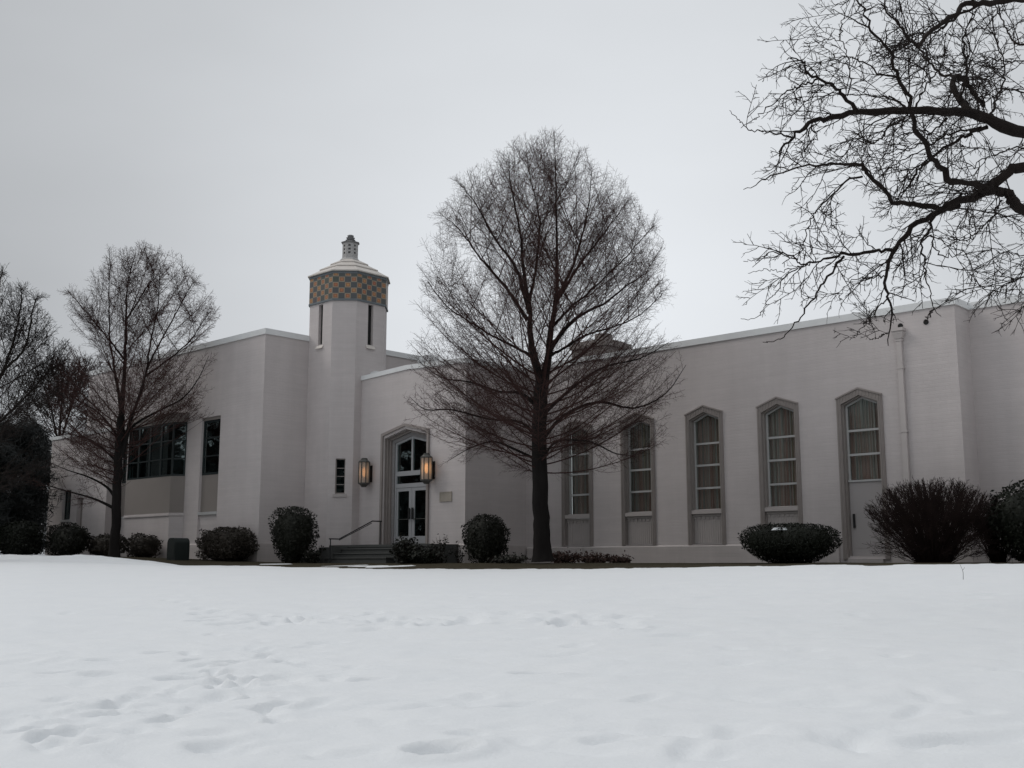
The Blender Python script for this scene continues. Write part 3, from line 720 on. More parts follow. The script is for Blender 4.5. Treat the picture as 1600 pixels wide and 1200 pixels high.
for k in range(8):
    a, b = Vector(po[k]), Vector(po[(k + 1) % 8]); L = (b - a).length; d = (b - a) / L; n = Vector((-d.y, d.x))
    mb.prism(rect(0, L, 12.271, 12.76), [rect(L / 2 - .045, L / 2 + .045, z, z + .085) for z in (12.31, 12.46, 12.61)], lambda s_, z, t, a=a, d=d, n=n: (*(a + d * s_ + n * t), z), 0, .04)
fin = mb.build('finial', plain('finial metal', (.36, .355, .35), .6, .2, 6), tower)
mb = MB()
for r0, r1, z0, z1 in ((.33, .39, 12.762, 12.82), (.39, .24, 12.82, 12.87), (.15, .21, 12.871, 12.93), (.13, .185, 12.931, 13.03), (.10, .14, 13.031, 13.12), (.14, .09, 13.12, 13.15)):
    mb.vert_prism(octo(r0), z0, z1, octo(r1))
mb.vert_prism(octo(.26), 12.2, 12.75)
mb.build('finial_cap', M['zinc'], tower)

# ------------------------------------------------------------------ wall lanterns, handrail, cabinet
def lantern_glass():
    m, nt, b = mat('frosted lantern glass'); out = nt.nodes['Material Output']; nt.nodes.remove(b)
    tl = nd(nt, 'ShaderNodeBsdfTranslucent'); tl.inputs[0].default_value = (.72, .66, .58, 1)
    df = nd(nt, 'ShaderNodeBsdfDiffuse'); df.inputs[0].default_value = (.55, .52, .49, 1)
    tr = nd(nt, 'ShaderNodeBsdfTransparent'); tr.inputs[0].default_value = (.95, .70, .45, 1)
    a = nd(nt, 'ShaderNodeMixShader'); a.inputs[0].default_value = .5; lk(nt, df.outputs[0], a.inputs[1]); lk(nt, tl.outputs[0], a.inputs[2])
    c = nd(nt, 'ShaderNodeMixShader'); c.inputs[0].default_value = .16; lk(nt, a.outputs[0], c.inputs[1]); lk(nt, tr.outputs[0], c.inputs[2])
    lk(nt, c.outputs[0], out.inputs[0]); return m
M['lglass'] = lantern_glass()
def bulb_mat(e):
    m, nt, b = mat('lamp bulb'); b.inputs['Base Color'].default_value = (.9, .6, .3, 1)
    b.inputs['Emission Color'].default_value = (1.0, .56, .26, 1); b.inputs['Emission Strength'].default_value = e; return m
def lantern(u, label, e, zc=3.35):
    t = thing('wall_lantern', label, 'lantern', W(u, EV - .312, zc), RZ, 'lanterns either side of the entrance')
    t.scale = (.86, .86, 1)
    def o8(r, n=8): return [(r * math.cos(R(22.5 + 45 * k)), r * math.sin(R(22.5 + 45 * k))) for k in range(n)]
    mb = MB()
    p0, p1 = o8(.235), o8(.235)
    for k in range(8): mb.quad((*p0[k], -.38), (*p0[(k + 1) % 8], -.38), (*p1[(k + 1) % 8], .38), (*p1[k], .38))
    mb.build('glass_shade', M['lglass'], t, raw=True)
    mb = MB()
    for x, y in o8(.245): mb.box(x - .016, x + .016, y - .016, y + .016, -.40, .40)
    mb.vert_prism(o8(.262), .38, .42); mb.vert_prism(o8(.262), -.42, -.38)
    for r0, r1, z0, z1 in ((.25, .15, .421, .49), (.15, .15, .491, .53), (.12, .12, .531, .55)): mb.vert_prism(o8(r0), z0, z1, o8(r1))
    for r0, r1, z0, z1 in ((.13, .25, -.50, -.421), (.11, .13, -.54, -.501)): mb.vert_prism(o8(r0), z0, z1, o8(r1))
    mb.build('lantern_frame', M['bronze'], t, raw=True)
    mb = MB(); mb.box(-.13, .13, .335, .357, -.34, .28); mb.box(-.05, .05, .23, .334, -.24, -.16); mb.box(-.05, .05, .23, .334, .14, .22); mb.build('bracket', M['iron'], t, raw=True)
    mb = MB()
    for r0, r1, z0, z1 in ((.03, .075, -.16, -.08), (.075, .075, -.08, .12), (.075, .03, .12, .20)): mb.vert_prism(o8(r0), z0, z1, o8(r1))
    mb.build('bulb', bulb_mat(e), t, raw=True)
lantern(-32.45, 'octagonal glass wall lantern nearest the tower, with a small pale orange glow at its centre', 1.3)
lantern(-29.0, 'octagonal glass wall lantern beside the plaque, glowing amber behind hanging twigs', 2.3, 3.30)

hr = thing('handrail', 'black iron double bar handrail on the dark entrance steps', 'handrail', W(-31.4, 24.25, 0), RZ)
def tube_between(mb, pts, r=.022):
    for a, b in zip(pts[:-1], pts[1:]):
        a, b = Vector(a), Vector(b); d = (b - a).normalized(); x = d.cross(Vector((1, 0, 0))).normalized() if abs(d.x) < .9 else Vector((0, 1, 0)); y = d.cross(x)
        A = [a + (x * math.cos(k * R(60)) + y * math.sin(k * R(60))) * r for k in range(6)]; Bq = [q + (b - a) for q in A]
        for k in range(6): mb.quad(A[k], A[(k + 1) % 6], Bq[(k + 1) % 6], Bq[k])
        mb.quad(*A[::-1]); mb.quad(*Bq)
mb = MB(); tube_between(mb, [(0, -.06, .84), (0, .38, .84), (0, 1.88, 1.51), (0, 2.32, 1.51)]); tube_between(mb, [(0, .38, .80), (0, 1.84, 1.43)], .014); mb.build('rail', M['iron'], hr, raw=True)
mb = MB(); tube_between(mb, [(0, 0, -.1), (0, 0, .84)], .020); mb.build('post', M['iron'], hr, raw=True)
mb = MB(); tube_between(mb, [(0, 2.25, .63), (0, 2.25, 1.51)], .020); mb.build('post', M['iron'], hr, raw=True)

cp = P(278, 870, 42.0); cz = tz(cp.x, cp.y)
cb = thing('utility_cabinet', 'low dark green utility cabinet with rounded top beside the clipped hedge', 'utility box', (cp.x, cp.y, cz), RZ)
mb = MB(); prof = [(-.29, 0), (.29, 0), (.29, .62)] + [(.20 * math.cos(a) + .09, .62 + .20 * math.sin(a)) for a in np.linspace(.2, 1.57, 5)] + [(-.09 - .20 * math.sin(a), .62 + .20 * math.cos(a)) for a in np.linspace(0, 1.37, 5)] + [(-.29, .62)]
mb.prism(prof, [], lambda a, z, t: (a, t, z), -.3, .3); mb.build('body', M['box'], cb, raw=True)
mb = MB(); mb.box(-.24, .24, -.315, -.302, .08, .60); mb.build('hatch', M['box'], cb, raw=True)

# ------------------------------------------------------------------ branches: batched tapering tubes
class Tubes:
    def __init__(s): s.g = {}
    def add(s, pts, rad, sides): s.g.setdefault((len(pts), sides), []).append((pts, rad))
    def build(s, name, m, parent, origin):
        V_, Q_ = [], []; base = 0
        for (n, k), items in s.g.items():
            p = np.array([i[0] for i in items], float); r = np.array([i[1] for i in items], float); Mn = len(items)
            t = np.empty_like(p); t[:, 1:-1] = p[:, 2:] - p[:, :-2]; t[:, 0] = p[:, 1] - p[:, 0]; t[:, -1] = p[:, -1] - p[:, -2]
            t /= np.linalg.norm(t, axis=2, keepdims=True) + 1e-9
            mt = t.mean(1); ax = np.argmin(abs(mt), axis=1); ref = np.zeros((Mn, 3)); ref[np.arange(Mn), ax] = 1
            nrm = ref[:, None] - (t * ref[:, None]).sum(2, keepdims=True) * t; nrm /= np.linalg.norm(nrm, axis=2, keepdims=True) + 1e-9
            bn = np.cross(t, nrm); an = np.arange(k) * 2 * np.pi / k
            ring = p[:, :, None] + r[:, :, None, None] * (np.cos(an)[None, None, :, None] * nrm[:, :, None] + np.sin(an)[None, None, :, None] * bn[:, :, None])
            V_.append(ring.reshape(-1, 3)); idx = base + np.arange(Mn * n * k).reshape(Mn, n, k); nx = np.roll(idx, -1, axis=2)
            Q_.append(np.stack([idx[:, :-1], nx[:, :-1], nx[:, 1:], idx[:, 1:]], -1).reshape(-1, 4)); base += Mn * n * k
        co = np.concatenate(V_) - np.array(origin); me = quads_mesh(name, co, np.concatenate(Q_))
        me.polygons.foreach_set('use_smooth', np.ones(len(me.polygons), bool))
        return mesh_obj(name, me, parent, m)
def resample(pts, n):
    pts = np.array(pts, float)
    # Catmull-Rom through the guide points
    ext = np.vstack([2 * pts[0] - pts[1], pts, 2 * pts[-1] - pts[-2]]); out = []
    m = len(pts) - 1
    for s in np.linspace(0, m, n):
        i = min(int(s), m - 1); f = s - i; p0, p1, p2, p3 = ext[i:i + 4]
        out.append(.5 * (2 * p1 + (p2 - p0) * f + (2 * p0 - 5 * p1 + 4 * p2 - p3) * f * f + (3 * p1 - p0 - 3 * p2 + p3) * f ** 3))
    return np.array(out)
def unit(v): return v / (np.linalg.norm(v) + 1e-9)
def grow(rg, p0, d0, L, n, up, wig):
    p = np.array(p0, float); d = unit(np.array(d0, float)); out = [p.copy()]; st = L / (n - 1)
    for k in range(n - 1):
        d = unit(d + np.array([0, 0, up / (n - 1)]) + rg.normal(0, wig, 3)); p = p + d * st; out.append(p.copy())
    return np.array(out)
def perp(rg, d, prev=None):
    v = rg.normal(0, 1, 3); v -= v.dot(d) * d; return unit(v)

def linden(name, label, cat, base, leaders, limbs, env, rmul, seed, nl_low, nl_lead, low_z, tw=.0031, dens=1.0, keep=None, group=None):
    """leaders: (points, r0, r1) world-space guide lines; env(z) crown radius about the axis"""
    rg = np.random.default_rng(seed); base = np.array(base, float)
    root = thing(name, label, cat, tuple(base), 0, group)
    T, C = Tubes(), Tubes(); free = [False]
    def inside(p):
        r = math.hypot(p[0] - env.cx - base[0], p[1] - base[1]); return r < env(p[2] - base[2]) + .12 and (keep is None or keep(p))
    def fit(p0, d, L, n, up, wig, mn):
        if free[0]: return grow(rg, p0, d, L, n, up, wig), L
        for k in range(9):
            q = grow(rg, p0, d, L, n, up, wig)
            if inside(q[-1]): return q, L
            L *= .83
            if L < mn: return None, L
        return None, L
    def twigs(line, L, r_line, lvl, plane):
        """side shoots down a branch: alternate, nearly in one plane, shorter towards the tip"""
        n = len(line); sp = (.125 if lvl == 1 else .085) / dens
        cnt = max(2, int(L / sp)); s = 1
        for i in range(cnt):
            f = (.10 + .88 * (i + rg.uniform(-.3, .3)) / cnt); f = min(max(f, .05), .985)
            x = f * (n - 1); k = min(int(x), n - 2); p = line[k] + (line[k + 1] - line[k]) * (x - k); d = unit(line[k + 1] - line[k])
            side = unit(np.cross(plane, d)) * s + plane * rg.normal(0, .55); s = -s
            a = rg.uniform(.70, 1.10); dd = d * math.cos(a) + unit(side) * math.sin(a)
            if lvl == 1:
                l = rg.uniform(.28, .80) * min(1, L / 1.6) * (1.05 - .55 * f)
                q, l = fit(p, dd, l, 5, -.05, .05, .12)
                if q is None: continue
                C.add(q, np.linspace(tw * 1.15, tw * .8, 5), 3); twigs(q, l, tw, 2, unit(np.cross(d, dd) + .5 * rg.normal(0, 1, 3)))
            else:
                l = rg.uniform(.09, .26) * (1.1 - .5 * f); q = grow(rg, p, dd, l, 3, .10, .10)
                C.add(q, np.linspace(tw * .85, tw * .6, 3), 3)
    def branch(p, dd, L, r0, up, wig=.022, n=11, sub=True):
        q = None
        for k in range(16):
            q = grow(rg, p, dd, L, n, up, wig)
            if free[0] or inside(q[-1]): break
            L *= .88
            if L < .45: return
        r1 = r0 * min(1, .35 + .65 * L / 3.0)
        C.add(q, r1 + (tw * 1.1 - r1) * np.linspace(0, 1, n) ** .8, 5)
        pl_ = unit(np.cross(q[-1] - q[0], [0, 0, 1]) + rg.normal(0, .5, 3)); pl_ = unit(np.cross(pl_, q[-1] - q[0]) + rg.normal(0, .4, 3))
        if sub and L > 1.3:                       # a few longer forks that keep the same sweep
            for i in range(int(L / .62)):
                f = rg.uniform(.15, .72); x = f * (n - 1); k = min(int(x), n - 2); pp = q[k] + (q[k + 1] - q[k]) * (x - k); d = unit(q[k + 1] - q[k])
                a = rg.uniform(.38, .70); sd_ = unit(np.cross(pl_, d)) * rg.choice((-1, 1)) + pl_ * rg.normal(0, .5)
                branch(pp, d * math.cos(a) + unit(sd_) * math.sin(a), L * (1 - f) * rg.uniform(.6, 1.0) + .2, max(tw * 1.6, r1 * (1 - f) * .55), up * .7, .03, 8, False)
        twigs(q, L, r1, 1, pl_)
    for gi, (pts, r0, r1) in enumerate(leaders):
        n = 26; q = resample(pts, n); f = np.linspace(0, 1, n); q[3:-1] += rg.normal(0, .012, (n - 4, 3)); rad = r0 + (r1 - r0) * f ** (.85 if gi == 0 else .62)
        if gi == 0: rad = rad * (1 + .36 * np.exp(-f * 20))
        T.add(q, rad, 10 if gi == 0 else 8)
        L = np.linalg.norm(np.diff(q, axis=0), axis=1).sum()
        ga = rg.uniform(0, 6)
        nbr = nl_low if gi == 0 else int(nl_lead * L / 4.5 * (.9 if gi < 3 else 1.0))
        for i in range(nbr):
            ga += 2.399 + rg.normal(0, .25)
            if gi == 0:
                z = low_z[0] + (low_z[1] - low_z[0]) * (i + rg.uniform(0, .8)) / nl_low; zz = q[:, 2] - base[2]
                x = np.interp(z, zz, np.arange(n)); fz = (z - low_z[0]) / (low_z[1] - low_z[0])
                el = R(rg.uniform(-12, 10) + 32 * fz); up = .75 - .1 * fz; LL = env.rmax * rg.uniform(.85, 1.3); rr = .024 + .010 * fz
            else:
                f_ = .14 + .84 * (i + rg.uniform(0, .8)) / max(1, nbr); x = f_ * (n - 1)
                el = R(rg.uniform(24, 50)); up = .50; LL = (4.2 - 2.4 * f_) * rg.uniform(.75, 1.15) * env.rmax / 4.0; rr = .025 * (1 - .62 * f_)
            k = min(int(x), n - 2); p = q[k] + (q[k + 1] - q[k]) * (x - k)
            dd = np.array([math.cos(ga) * math.cos(el), math.sin(ga) * math.cos(el), math.sin(el)])
            if gi > 0: dd = unit(dd + .35 * unit(q[k + 1] - q[k]))
            branch(p, dd, LL, rr * rmul, up)
        if gi > 0:
            free[0] = True; twigs(q[10:], L * .6, r1, 1, unit(rg.normal(0, 1, 3))); twigs(q[16:], L * .4, r1, 1, unit(rg.normal(0, 1, 3))); twigs(q[21:], L * .4, r1, 1, unit(rg.normal(0, 1, 3))); free[0] = False
    free[0] = True
    for pts, r0 in limbs:                      # low limbs followed as the photo shows them
        n = 16; q = resample(pts, n); T.add(q, np.linspace(r0, .008, n), 6)
        L = np.linalg.norm(np.diff(q, axis=0), axis=1).sum()
        for i in range(int(L / .24)):
            f = .22 + .77 * (i + rg.uniform(-.3, .3)) / int(L / .24); x = min(f, .985) * (n - 1); k = min(int(x), n - 2); p = q[k] + (q[k + 1] - q[k]) * (x - k); d = unit(q[k + 1] - q[k])
            a = rg.uniform(.5, .95); sd_ = perp(rg, d); dd = d * math.cos(a) + sd_ * math.sin(a)
            branch(p, dd, 1.5 * (1.1 - .7 * f) * rg.uniform(.6, 1.2), .010, .25, .04, 7, False)
    T.build('trunk', M['bark'], root, base); C.build('crown', M['twig'], root, base)
    return root
class Env:
    def __init__(s, zs, rs, cx=0): s.z, s.r, s.cx = zs, rs, cx; s.rmax = max(rs)
    def __call__(s, z): return float(np.interp(z, s.z, s.r, left=0, right=0))

def px_line(pts, d, seed, dep=1.0):
    """guide line: photo pixels at forward distance d, wandering dep metres nearer or farther along the way"""
    rg = random.Random(seed); s = rg.choice((-1, 1)) * rg.uniform(.5, 1) * dep; n = len(pts)
    return [tuple(P(x, y, d + s * (i / max(1, n - 1)) ** 1.2)) for i, (x, y) in enumerate(pts)]
# --- the large linden before the entrance
DA = 33.0; ba = P(848, 876, DA); ba.z = tz(ba.x, ba.y) - .05
envA = Env([2.5, 2.9, 3.7, 5.0, 6.3, 7.3, 8.3, 9.2, 10.5, 11.7, 12.3, 13.0, 13.3, 13.55], [.6, 2.7, 3.9, 4.45, 4.10, 3.95, 3.9, 3.8, 3.35, 2.65, 1.85, 1.05, .6, .1])
LA = [(px_line([(848, 878), (846, 820), (844, 760), (843, 690), (845, 620), (848, 585)], DA, 1, 0), .265, .215),
      (px_line([(846, 600), (836, 565), (829, 530), (827, 480), (818, 420), (812, 360), (799, 290), (793, 238)], DA, 2, .5), .155, .006),
      (px_line([(849, 600), (856, 560), (862, 510), (869, 465), (870, 390), (869, 300), (866, 203)], DA, 3, .3), .165, .005),
      (px_line([(850, 590), (862, 545), (890, 507), (908, 492), (944, 474), (974, 450), (1004, 430), (1026, 398)], DA, 4, .8), .105, .006),
      (px_line([(868, 470), (890, 426), (908, 375), (920, 315), (925, 255)], DA, 5, .9), .075, .006),
      (px_line([(866, 478), (893, 432), (930, 382), (962, 340), (982, 312)], DA, 17, .7), .060, .006),
      (px_line([(862, 512), (886, 486), (925, 452), (975, 405), (1010, 365), (1022, 352)], DA, 18, -1.0), .055, .006),
      (px_line([(828, 490), (806, 418), (772, 372), (741, 315), (711, 280)], DA, 6, -.9), .080, .006),
      (px_line([(824, 500), (788, 446), (749, 402), (719, 360), (684, 330)], DA, 7, 1.0), .070, .006),
      (px_line([(827, 470), (838, 415), (842, 340), (830, 285), (823, 238)], DA, 8, .7), .060, .006),
      (px_line([(852, 560), (880, 545), (925, 520), (975, 505), (1015, 480), (1036, 450)], DA, 9, -1.6), .060, .006),
      (px_line([(838, 560), (800, 540), (745, 510), (700, 480), (668, 440)], DA, 10, -1.6), .060, .010)]
limbA = [(px_line([(842, 690), (815, 660), (765, 655), (705, 640), (665, 640), (640, 620)], DA, 11, 1.4), .055),
         (px_line([(843, 640), (815, 615), (780, 612), (735, 597), (690, 590), (655, 565)], DA, 12, 1.6), .060),
         (px_line([(846, 690), (880, 650), (935, 628), (990, 638), (1040, 615), (1072, 570)], DA, 13, 1.3), .065),
         (px_line([(846, 720), (870, 690), (920, 690), (960, 708), (985, 712)], DA, 14, 1.8), .045),
         (px_line([(842, 720), (800, 700), (770, 690), (735, 700), (700, 720)], DA, 15, -1.8), .045),
         (px_line([(847, 650), (890, 610), (940, 575), (1000, 560), (1045, 535)], DA, 16, -1.5), .055)]
linden('linden_tree', 'large bare linden tree with oval twiggy crown in front of the entrance', 'tree', tuple(ba), LA, limbA, envA, 1.0, 5, 48, 12, (2.70, 5.7))

# --- the smaller linden before the left block
DB = 43.0; bb = P(178, 872, DB); bb.z = tz(bb.x, bb.y) - .05
k_ = DB / 1740.0
envB = Env([2.4, 3.0, 4.3, 5.5, 6.8, 8.4, 9.6, 10.8, 11.6, 12.1, 12.45, 12.65], [.8, 2.6, 3.3, 3.6, 3.65, 3.4, 3.0, 2.35, 1.75, 1.2, .6, .1], 30 * k_)
LB = [(px_line([(178, 874), (181, 820), (183, 760), (186, 700), (189, 650)], DB, 21, 0), .19, .15),
      (px_line([(189, 655), (193, 600), (196, 540), (197, 490), (200, 440), (213, 395)], DB, 22, .5), .125, .01),
      (px_line([(189, 640), (183, 600), (176, 562), (171, 520), (170, 460), (172, 385)], DB, 23, -.5), .085, .01),
      (px_line([(190, 715), (200, 672), (210, 640), (227, 585), (235, 535), (247, 475), (250, 410)], DB, 24, -.7), .115, .01),
      (px_line([(227, 588), (262, 562), (295, 535), (312, 510), (330, 485)], DB, 25, .8), .05, .01),
      (px_line([(230, 575), (250, 535), (275, 490), (296, 450), (305, 440)], DB, 26, -.9), .05, .01),
      (px_line([(193, 560), (170, 530), (145, 500), (120, 470), (106, 455)], DB, 27, .9), .05, .01),
      (px_line([(197, 500), (210, 480), (225, 455), (240, 430), (228, 395)], DB, 28, .9), .05, .01)]
limbB = [(px_line([(186, 690), (212, 662), (250, 641), (286, 622), (311, 590), (326, 556)], DB, 31, -1.0), .06),
         (px_line([(180, 795), (160, 785), (140, 777), (80, 760), (25, 738)], DB, 32, .6), .07),
         (px_line([(182, 782), (168, 762), (140, 746), (107, 735), (75, 722)], DB, 33, -1.2), .065),
         (px_line([(186, 725), (165, 705), (140, 687), (100, 675), (65, 655)], DB, 34, 1.0), .05),
         (px_line([(187, 690), (172, 665), (150, 642), (120, 625), (85, 600)], DB, 35, -1.4), .05)]
linden('linden_tree', 'smaller bare linden with a forked trunk in front of the bay window', 'tree', tuple(bb), LB, limbB, envB, .95, 8, 40, 12, (2.7, 5.4), .0043, 1.0, lambda p: not (p[0] > bb.x + .2 and p[2] < 5.7))

# --- tangled trees at the left edge and far behind
def rough_tree(name, label, base, zs, rs, trunk_px, d, seed, nl, tw, barkm, twigm, dens=.8, cx=0, group=None):
    env = Env(zs, rs, cx); L0 = [(px_line(trunk_px[0], d, seed, 0), trunk_px[1], .05)]
    for j, g in enumerate(trunk_px[2]): L0.append((px_line(g, d, seed + j + 1, 1.0), .09, .012))
    keepm = (M['bark'], M['twig']); M['bark'], M['twig'] = barkm, twigm
    r = linden(name, label, 'tree', base, L0, [], env, .9, seed, nl, nl * .9, (zs[0] + .4, zs[0] + (zs[-1] - zs[0]) * .55), tw, dens, None, group)
    M['bark'], M['twig'] = keepm; return r
DC = 40.0; bc = P(-45, 868, DC); bc.z = tz(bc.x, bc.y)
rough_tree('bare_tree', 'dark bare tree cut off by the left edge of the photo', tuple(bc), [1.8, 3, 5, 6.8, 8.4, 9.6, 10.4], [1.2, 2.7, 3.35, 3.2, 2.7, 1.6, .3],
           ([(-45, 870), (-38, 760), (-30, 640), (-22, 560)], .2, [[(-30, 640), (0, 590), (25, 520), (34, 470), (32, 450)], [(-28, 620), (10, 575), (40, 540), (52, 480), (60, 462)], [(-24, 570), (-10, 500), (0, 440), (5, 425)], [(-35, 700), (0, 660), (50, 610), (92, 560)]]), DC, 41, 20, .0062, M['bark2'], M['twig2'])
DD = 58.0; bd = P(95, 866, DD); bd.z = tz(bd.x, bd.y)
rough_tree('bare_tree', 'distant bare tree behind the low left wing', tuple(bd), [3, 5, 7, 9, 10.4, 11], [2, 4.2, 4.6, 3.8, 2.2, .3],
           ([(95, 868), (95, 760), (92, 690)], .2, [[(92, 700), (110, 640), (130, 590)], [(92, 700), (80, 640), (60, 580)], [(92, 690), (96, 630), (100, 560)]]), DD, 47, 16, .0085, M['bark2'], M['twig2'], .7)

# --- the overhanging tree at the right: trunk outside the frame, crooked knobby limbs reaching in
def q4(l): return [(1140 + a * .2875, b * .2875) for a, b in l]
def q5(l): return [(1140 + a * .2875, 250 + b * .2875) for a, b in l]
D4 = 12.5
GUIDE = [
 (q4([(2600, 900), (2000, 790), (1600, 710), (1420, 655), (1300, 612), (1180, 605), (1000, 600), (850, 608), (700, 612), (580, 635), (480, 652), (400, 700), (340, 750), (290, 800), (270, 850)]), .105, .010, .3),
 (q4([(700, 610), (620, 520), (560, 470), (480, 428), (420, 390), (400, 340), (350, 318), (312, 325)]), .030, .007, -.5),
 (q4([(480, 428), (380, 470), (310, 500), (200, 590), (130, 650), (62, 696)]), .014, .004, -.3),
 (q4([(340, 748), (200, 715), (110, 705), (60, 660), (0, 600)]), .012, .004, .3),
 (q4([(480, 650), (440, 700), (480, 735), (420, 790), (408, 828)]), .012, .005, .4),
 (q4([(1400, 1030), (1330, 1000), (1210, 985), (1150, 910), (1100, 850), (1050, 755), (1000, 690), (985, 600), (960, 500), (920, 430), (890, 330), (860, 270), (790, 200), (760, 110), (700, 20), (640, -60)]), .052, .009, -.9),
 (q4([(920, 420), (820, 400), (740, 340), (650, 310), (560, 320), (480, 350), (400, 400)]), .014, .004, .5),
 (q4([(960, 590), (890, 540), (800, 525), (680, 520), (560, 510), (440, 540), (350, 560)]), .014, .004, .6),
 (q4([(2600, 700), (2000, 790), (1600, 910), (1520, 930), (1400, 1030), (1300, 1080), (1150, 1130)]) + q5([(1250, 235), (1100, 305), (1000, 362), (940, 430), (890, 510), (855, 580), (850, 680), (860, 750), (885, 830), (870, 920), (862, 1010)]), .085, .006, .5),
 (q5([(892, 492), (780, 500), (650, 510), (550, 530), (450, 560), (380, 560), (330, 520), (230, 505), (150, 535), (75, 550)]), .026, .004, .7),
 (q5([(620, 525), (560, 600), (500, 690), (430, 780), (380, 860), (310, 945), (240, 980), (180, 990)]), .020, .004, -.6),
 (q5([(460, 555), (380, 580), (280, 600), (200, 600), (100, 616)]), .010, .0035, .4),
 (q5([(370, 590), (290, 640), (260, 720), (210, 760), (180, 820), (120, 865), (60, 862)]), .009, .0035, -.4),
 (q5([(1130, 262), (1000, 240), (900, 232), (840, 170), (780, 105), (725, 45)]) + q4([(690, 895), (600, 885), (500, 895), (380, 905), (240, 955), (150, 1000), (75, 1030)]), .040, .004, -.5),
 (q4([(720, 960), (640, 975), (560, 1050), (500, 1110), (450, 1160)]) + q5([(440, 330), (415, 400), (400, 480), (385, 545)]), .016, .005, .7),
 (q4([(2600, 1400), (2000, 1300), (1600, 1140), (1530, 1070), (1440, 1040), (1360, 1025)]), .095, .055, .2),
 (q4([(2620, 260), (2300, 60), (2050, -50), (1700, -20), (1500, 0), (1380, 20), (1280, 20), (1230, 80), (1150, 120), (1090, 180), (1030, 250), (980, 215), (930, 150), (880, 90), (820, 20)]), .065, .010, -.6),
 (q4([(1380, 20), (1200, 110), (1130, 170), (1000, 190), (900, 260), (760, 330)]), .022, .005, .9),
 (q4([(1300, 600), (1250, 530), (1205, 470), (1238, 415), (1290, 450), (1330, 510), (1380, 580)]), .050, .030, .8),
 (q4([(1238, 415), (1150, 400), (1080, 330), (1030, 260), (950, 180), (860, 60), (800, -30)]), .024, .006, .9),
 (q4([(1400, 690), (1250, 755), (1050, 895), (980, 1000), (920, 1070)]), .030, .008, 1.0),
 (q4([(1370, 690), (1200, 730), (1100, 780), (960, 860), (890, 900), (780, 930)]), .016, .005, .7),
 (q4([(1180, 640), (1050, 770), (930, 830), (820, 840)]), .014, .005, .8),
 (q4([(950, 640), (860, 700), (800, 770), (700, 760)]), .016, .007, -.9),
 (q5([(1480, 220), (1420, 320), (1340, 400), (1285, 440)]), .014, .005, -.8),
 (q5([(1110, 290), (1080, 380), (1040, 460), (1060, 550), (1065, 630), (1090, 720), (1110, 800), (1150, 850)]), .020, .004, -.9),
 (q5([(1040, 450), (1100, 410), (1130, 500), (1200, 520), (1280, 490), (1310, 400)]), .012, .004, -1.1),
 (q5([(850, 640), (760, 640), (700, 640), (620, 700), (600, 780)]), .010, .004, 1.0),
 (q5([(860, 750), (780, 830), (730, 900), (690, 950), (652, 980)]), .010, .004, .9),
 (q5([(865, 935), (820, 960), (765, 975)]), .008, .004, .5),
 (q5([(1110, 805), (1085, 850), (1062, 880)]), .008, .004, .5),
 (q5([(2620, 260), (2000, 520), (1700, 610), (1600, 640), (1530, 660), (1475, 700), (1440, 750)]), .020, .004, .8),
 (q5([(2620, 120), (2000, 380), (1700, 480), (1600, 520), (1520, 505), (1460, 480)]), .016, .004, 1.1),
 (q5([(2620, 420), (2000, 720), (1700, 740), (1600, 725), (1560, 770)]), .014, .004, .8),
 (q4([(2620, 520), (2000, 320), (1600, 240), (1540, 220), (1500, 150), (1460, 60), (1420, -40)]), .022, .007, 1.0),
 (q4([(1420, 650), (1440, 560), (1480, 460), (1490, 330), (1440, 200), (1430, 60)]), .020, .006, .9),
 (q4([(1250, 560), (1290, 400), (1270, 260), (1300, 130), (1360, 40)]), .022, .007, -.7),
 (q4([(1000, 610), (1060, 480), (1130, 390), (1170, 300), (1150, 180)]), .014, .005, -.9),
 (q4([(640, 520), (660, 420), (640, 300), (600, 220), (520, 215), (450, 235), (400, 235)]), .011, .004, .6),
 (q4([(600, 220), (610, 120), (640, 40), (620, -30)]), .010, .004, .4),
 (q4([(2620, 600), (2000, 500), (1600, 500), (1480, 480), (1380, 520), (1280, 540), (1180, 520)]), .016, .005, 1.0),
 (q4([(2620, 440), (2000, 360), (1600, 330), (1500, 340), (1400, 320), (1300, 370), (1200, 400)]), .014, .005, -1.0),
 (q4([(2620, 820), (2000, 800), (1600, 800), (1500, 820), (1400, 850), (1300, 910), (1200, 900)]), .014, .005, -1.0),
]
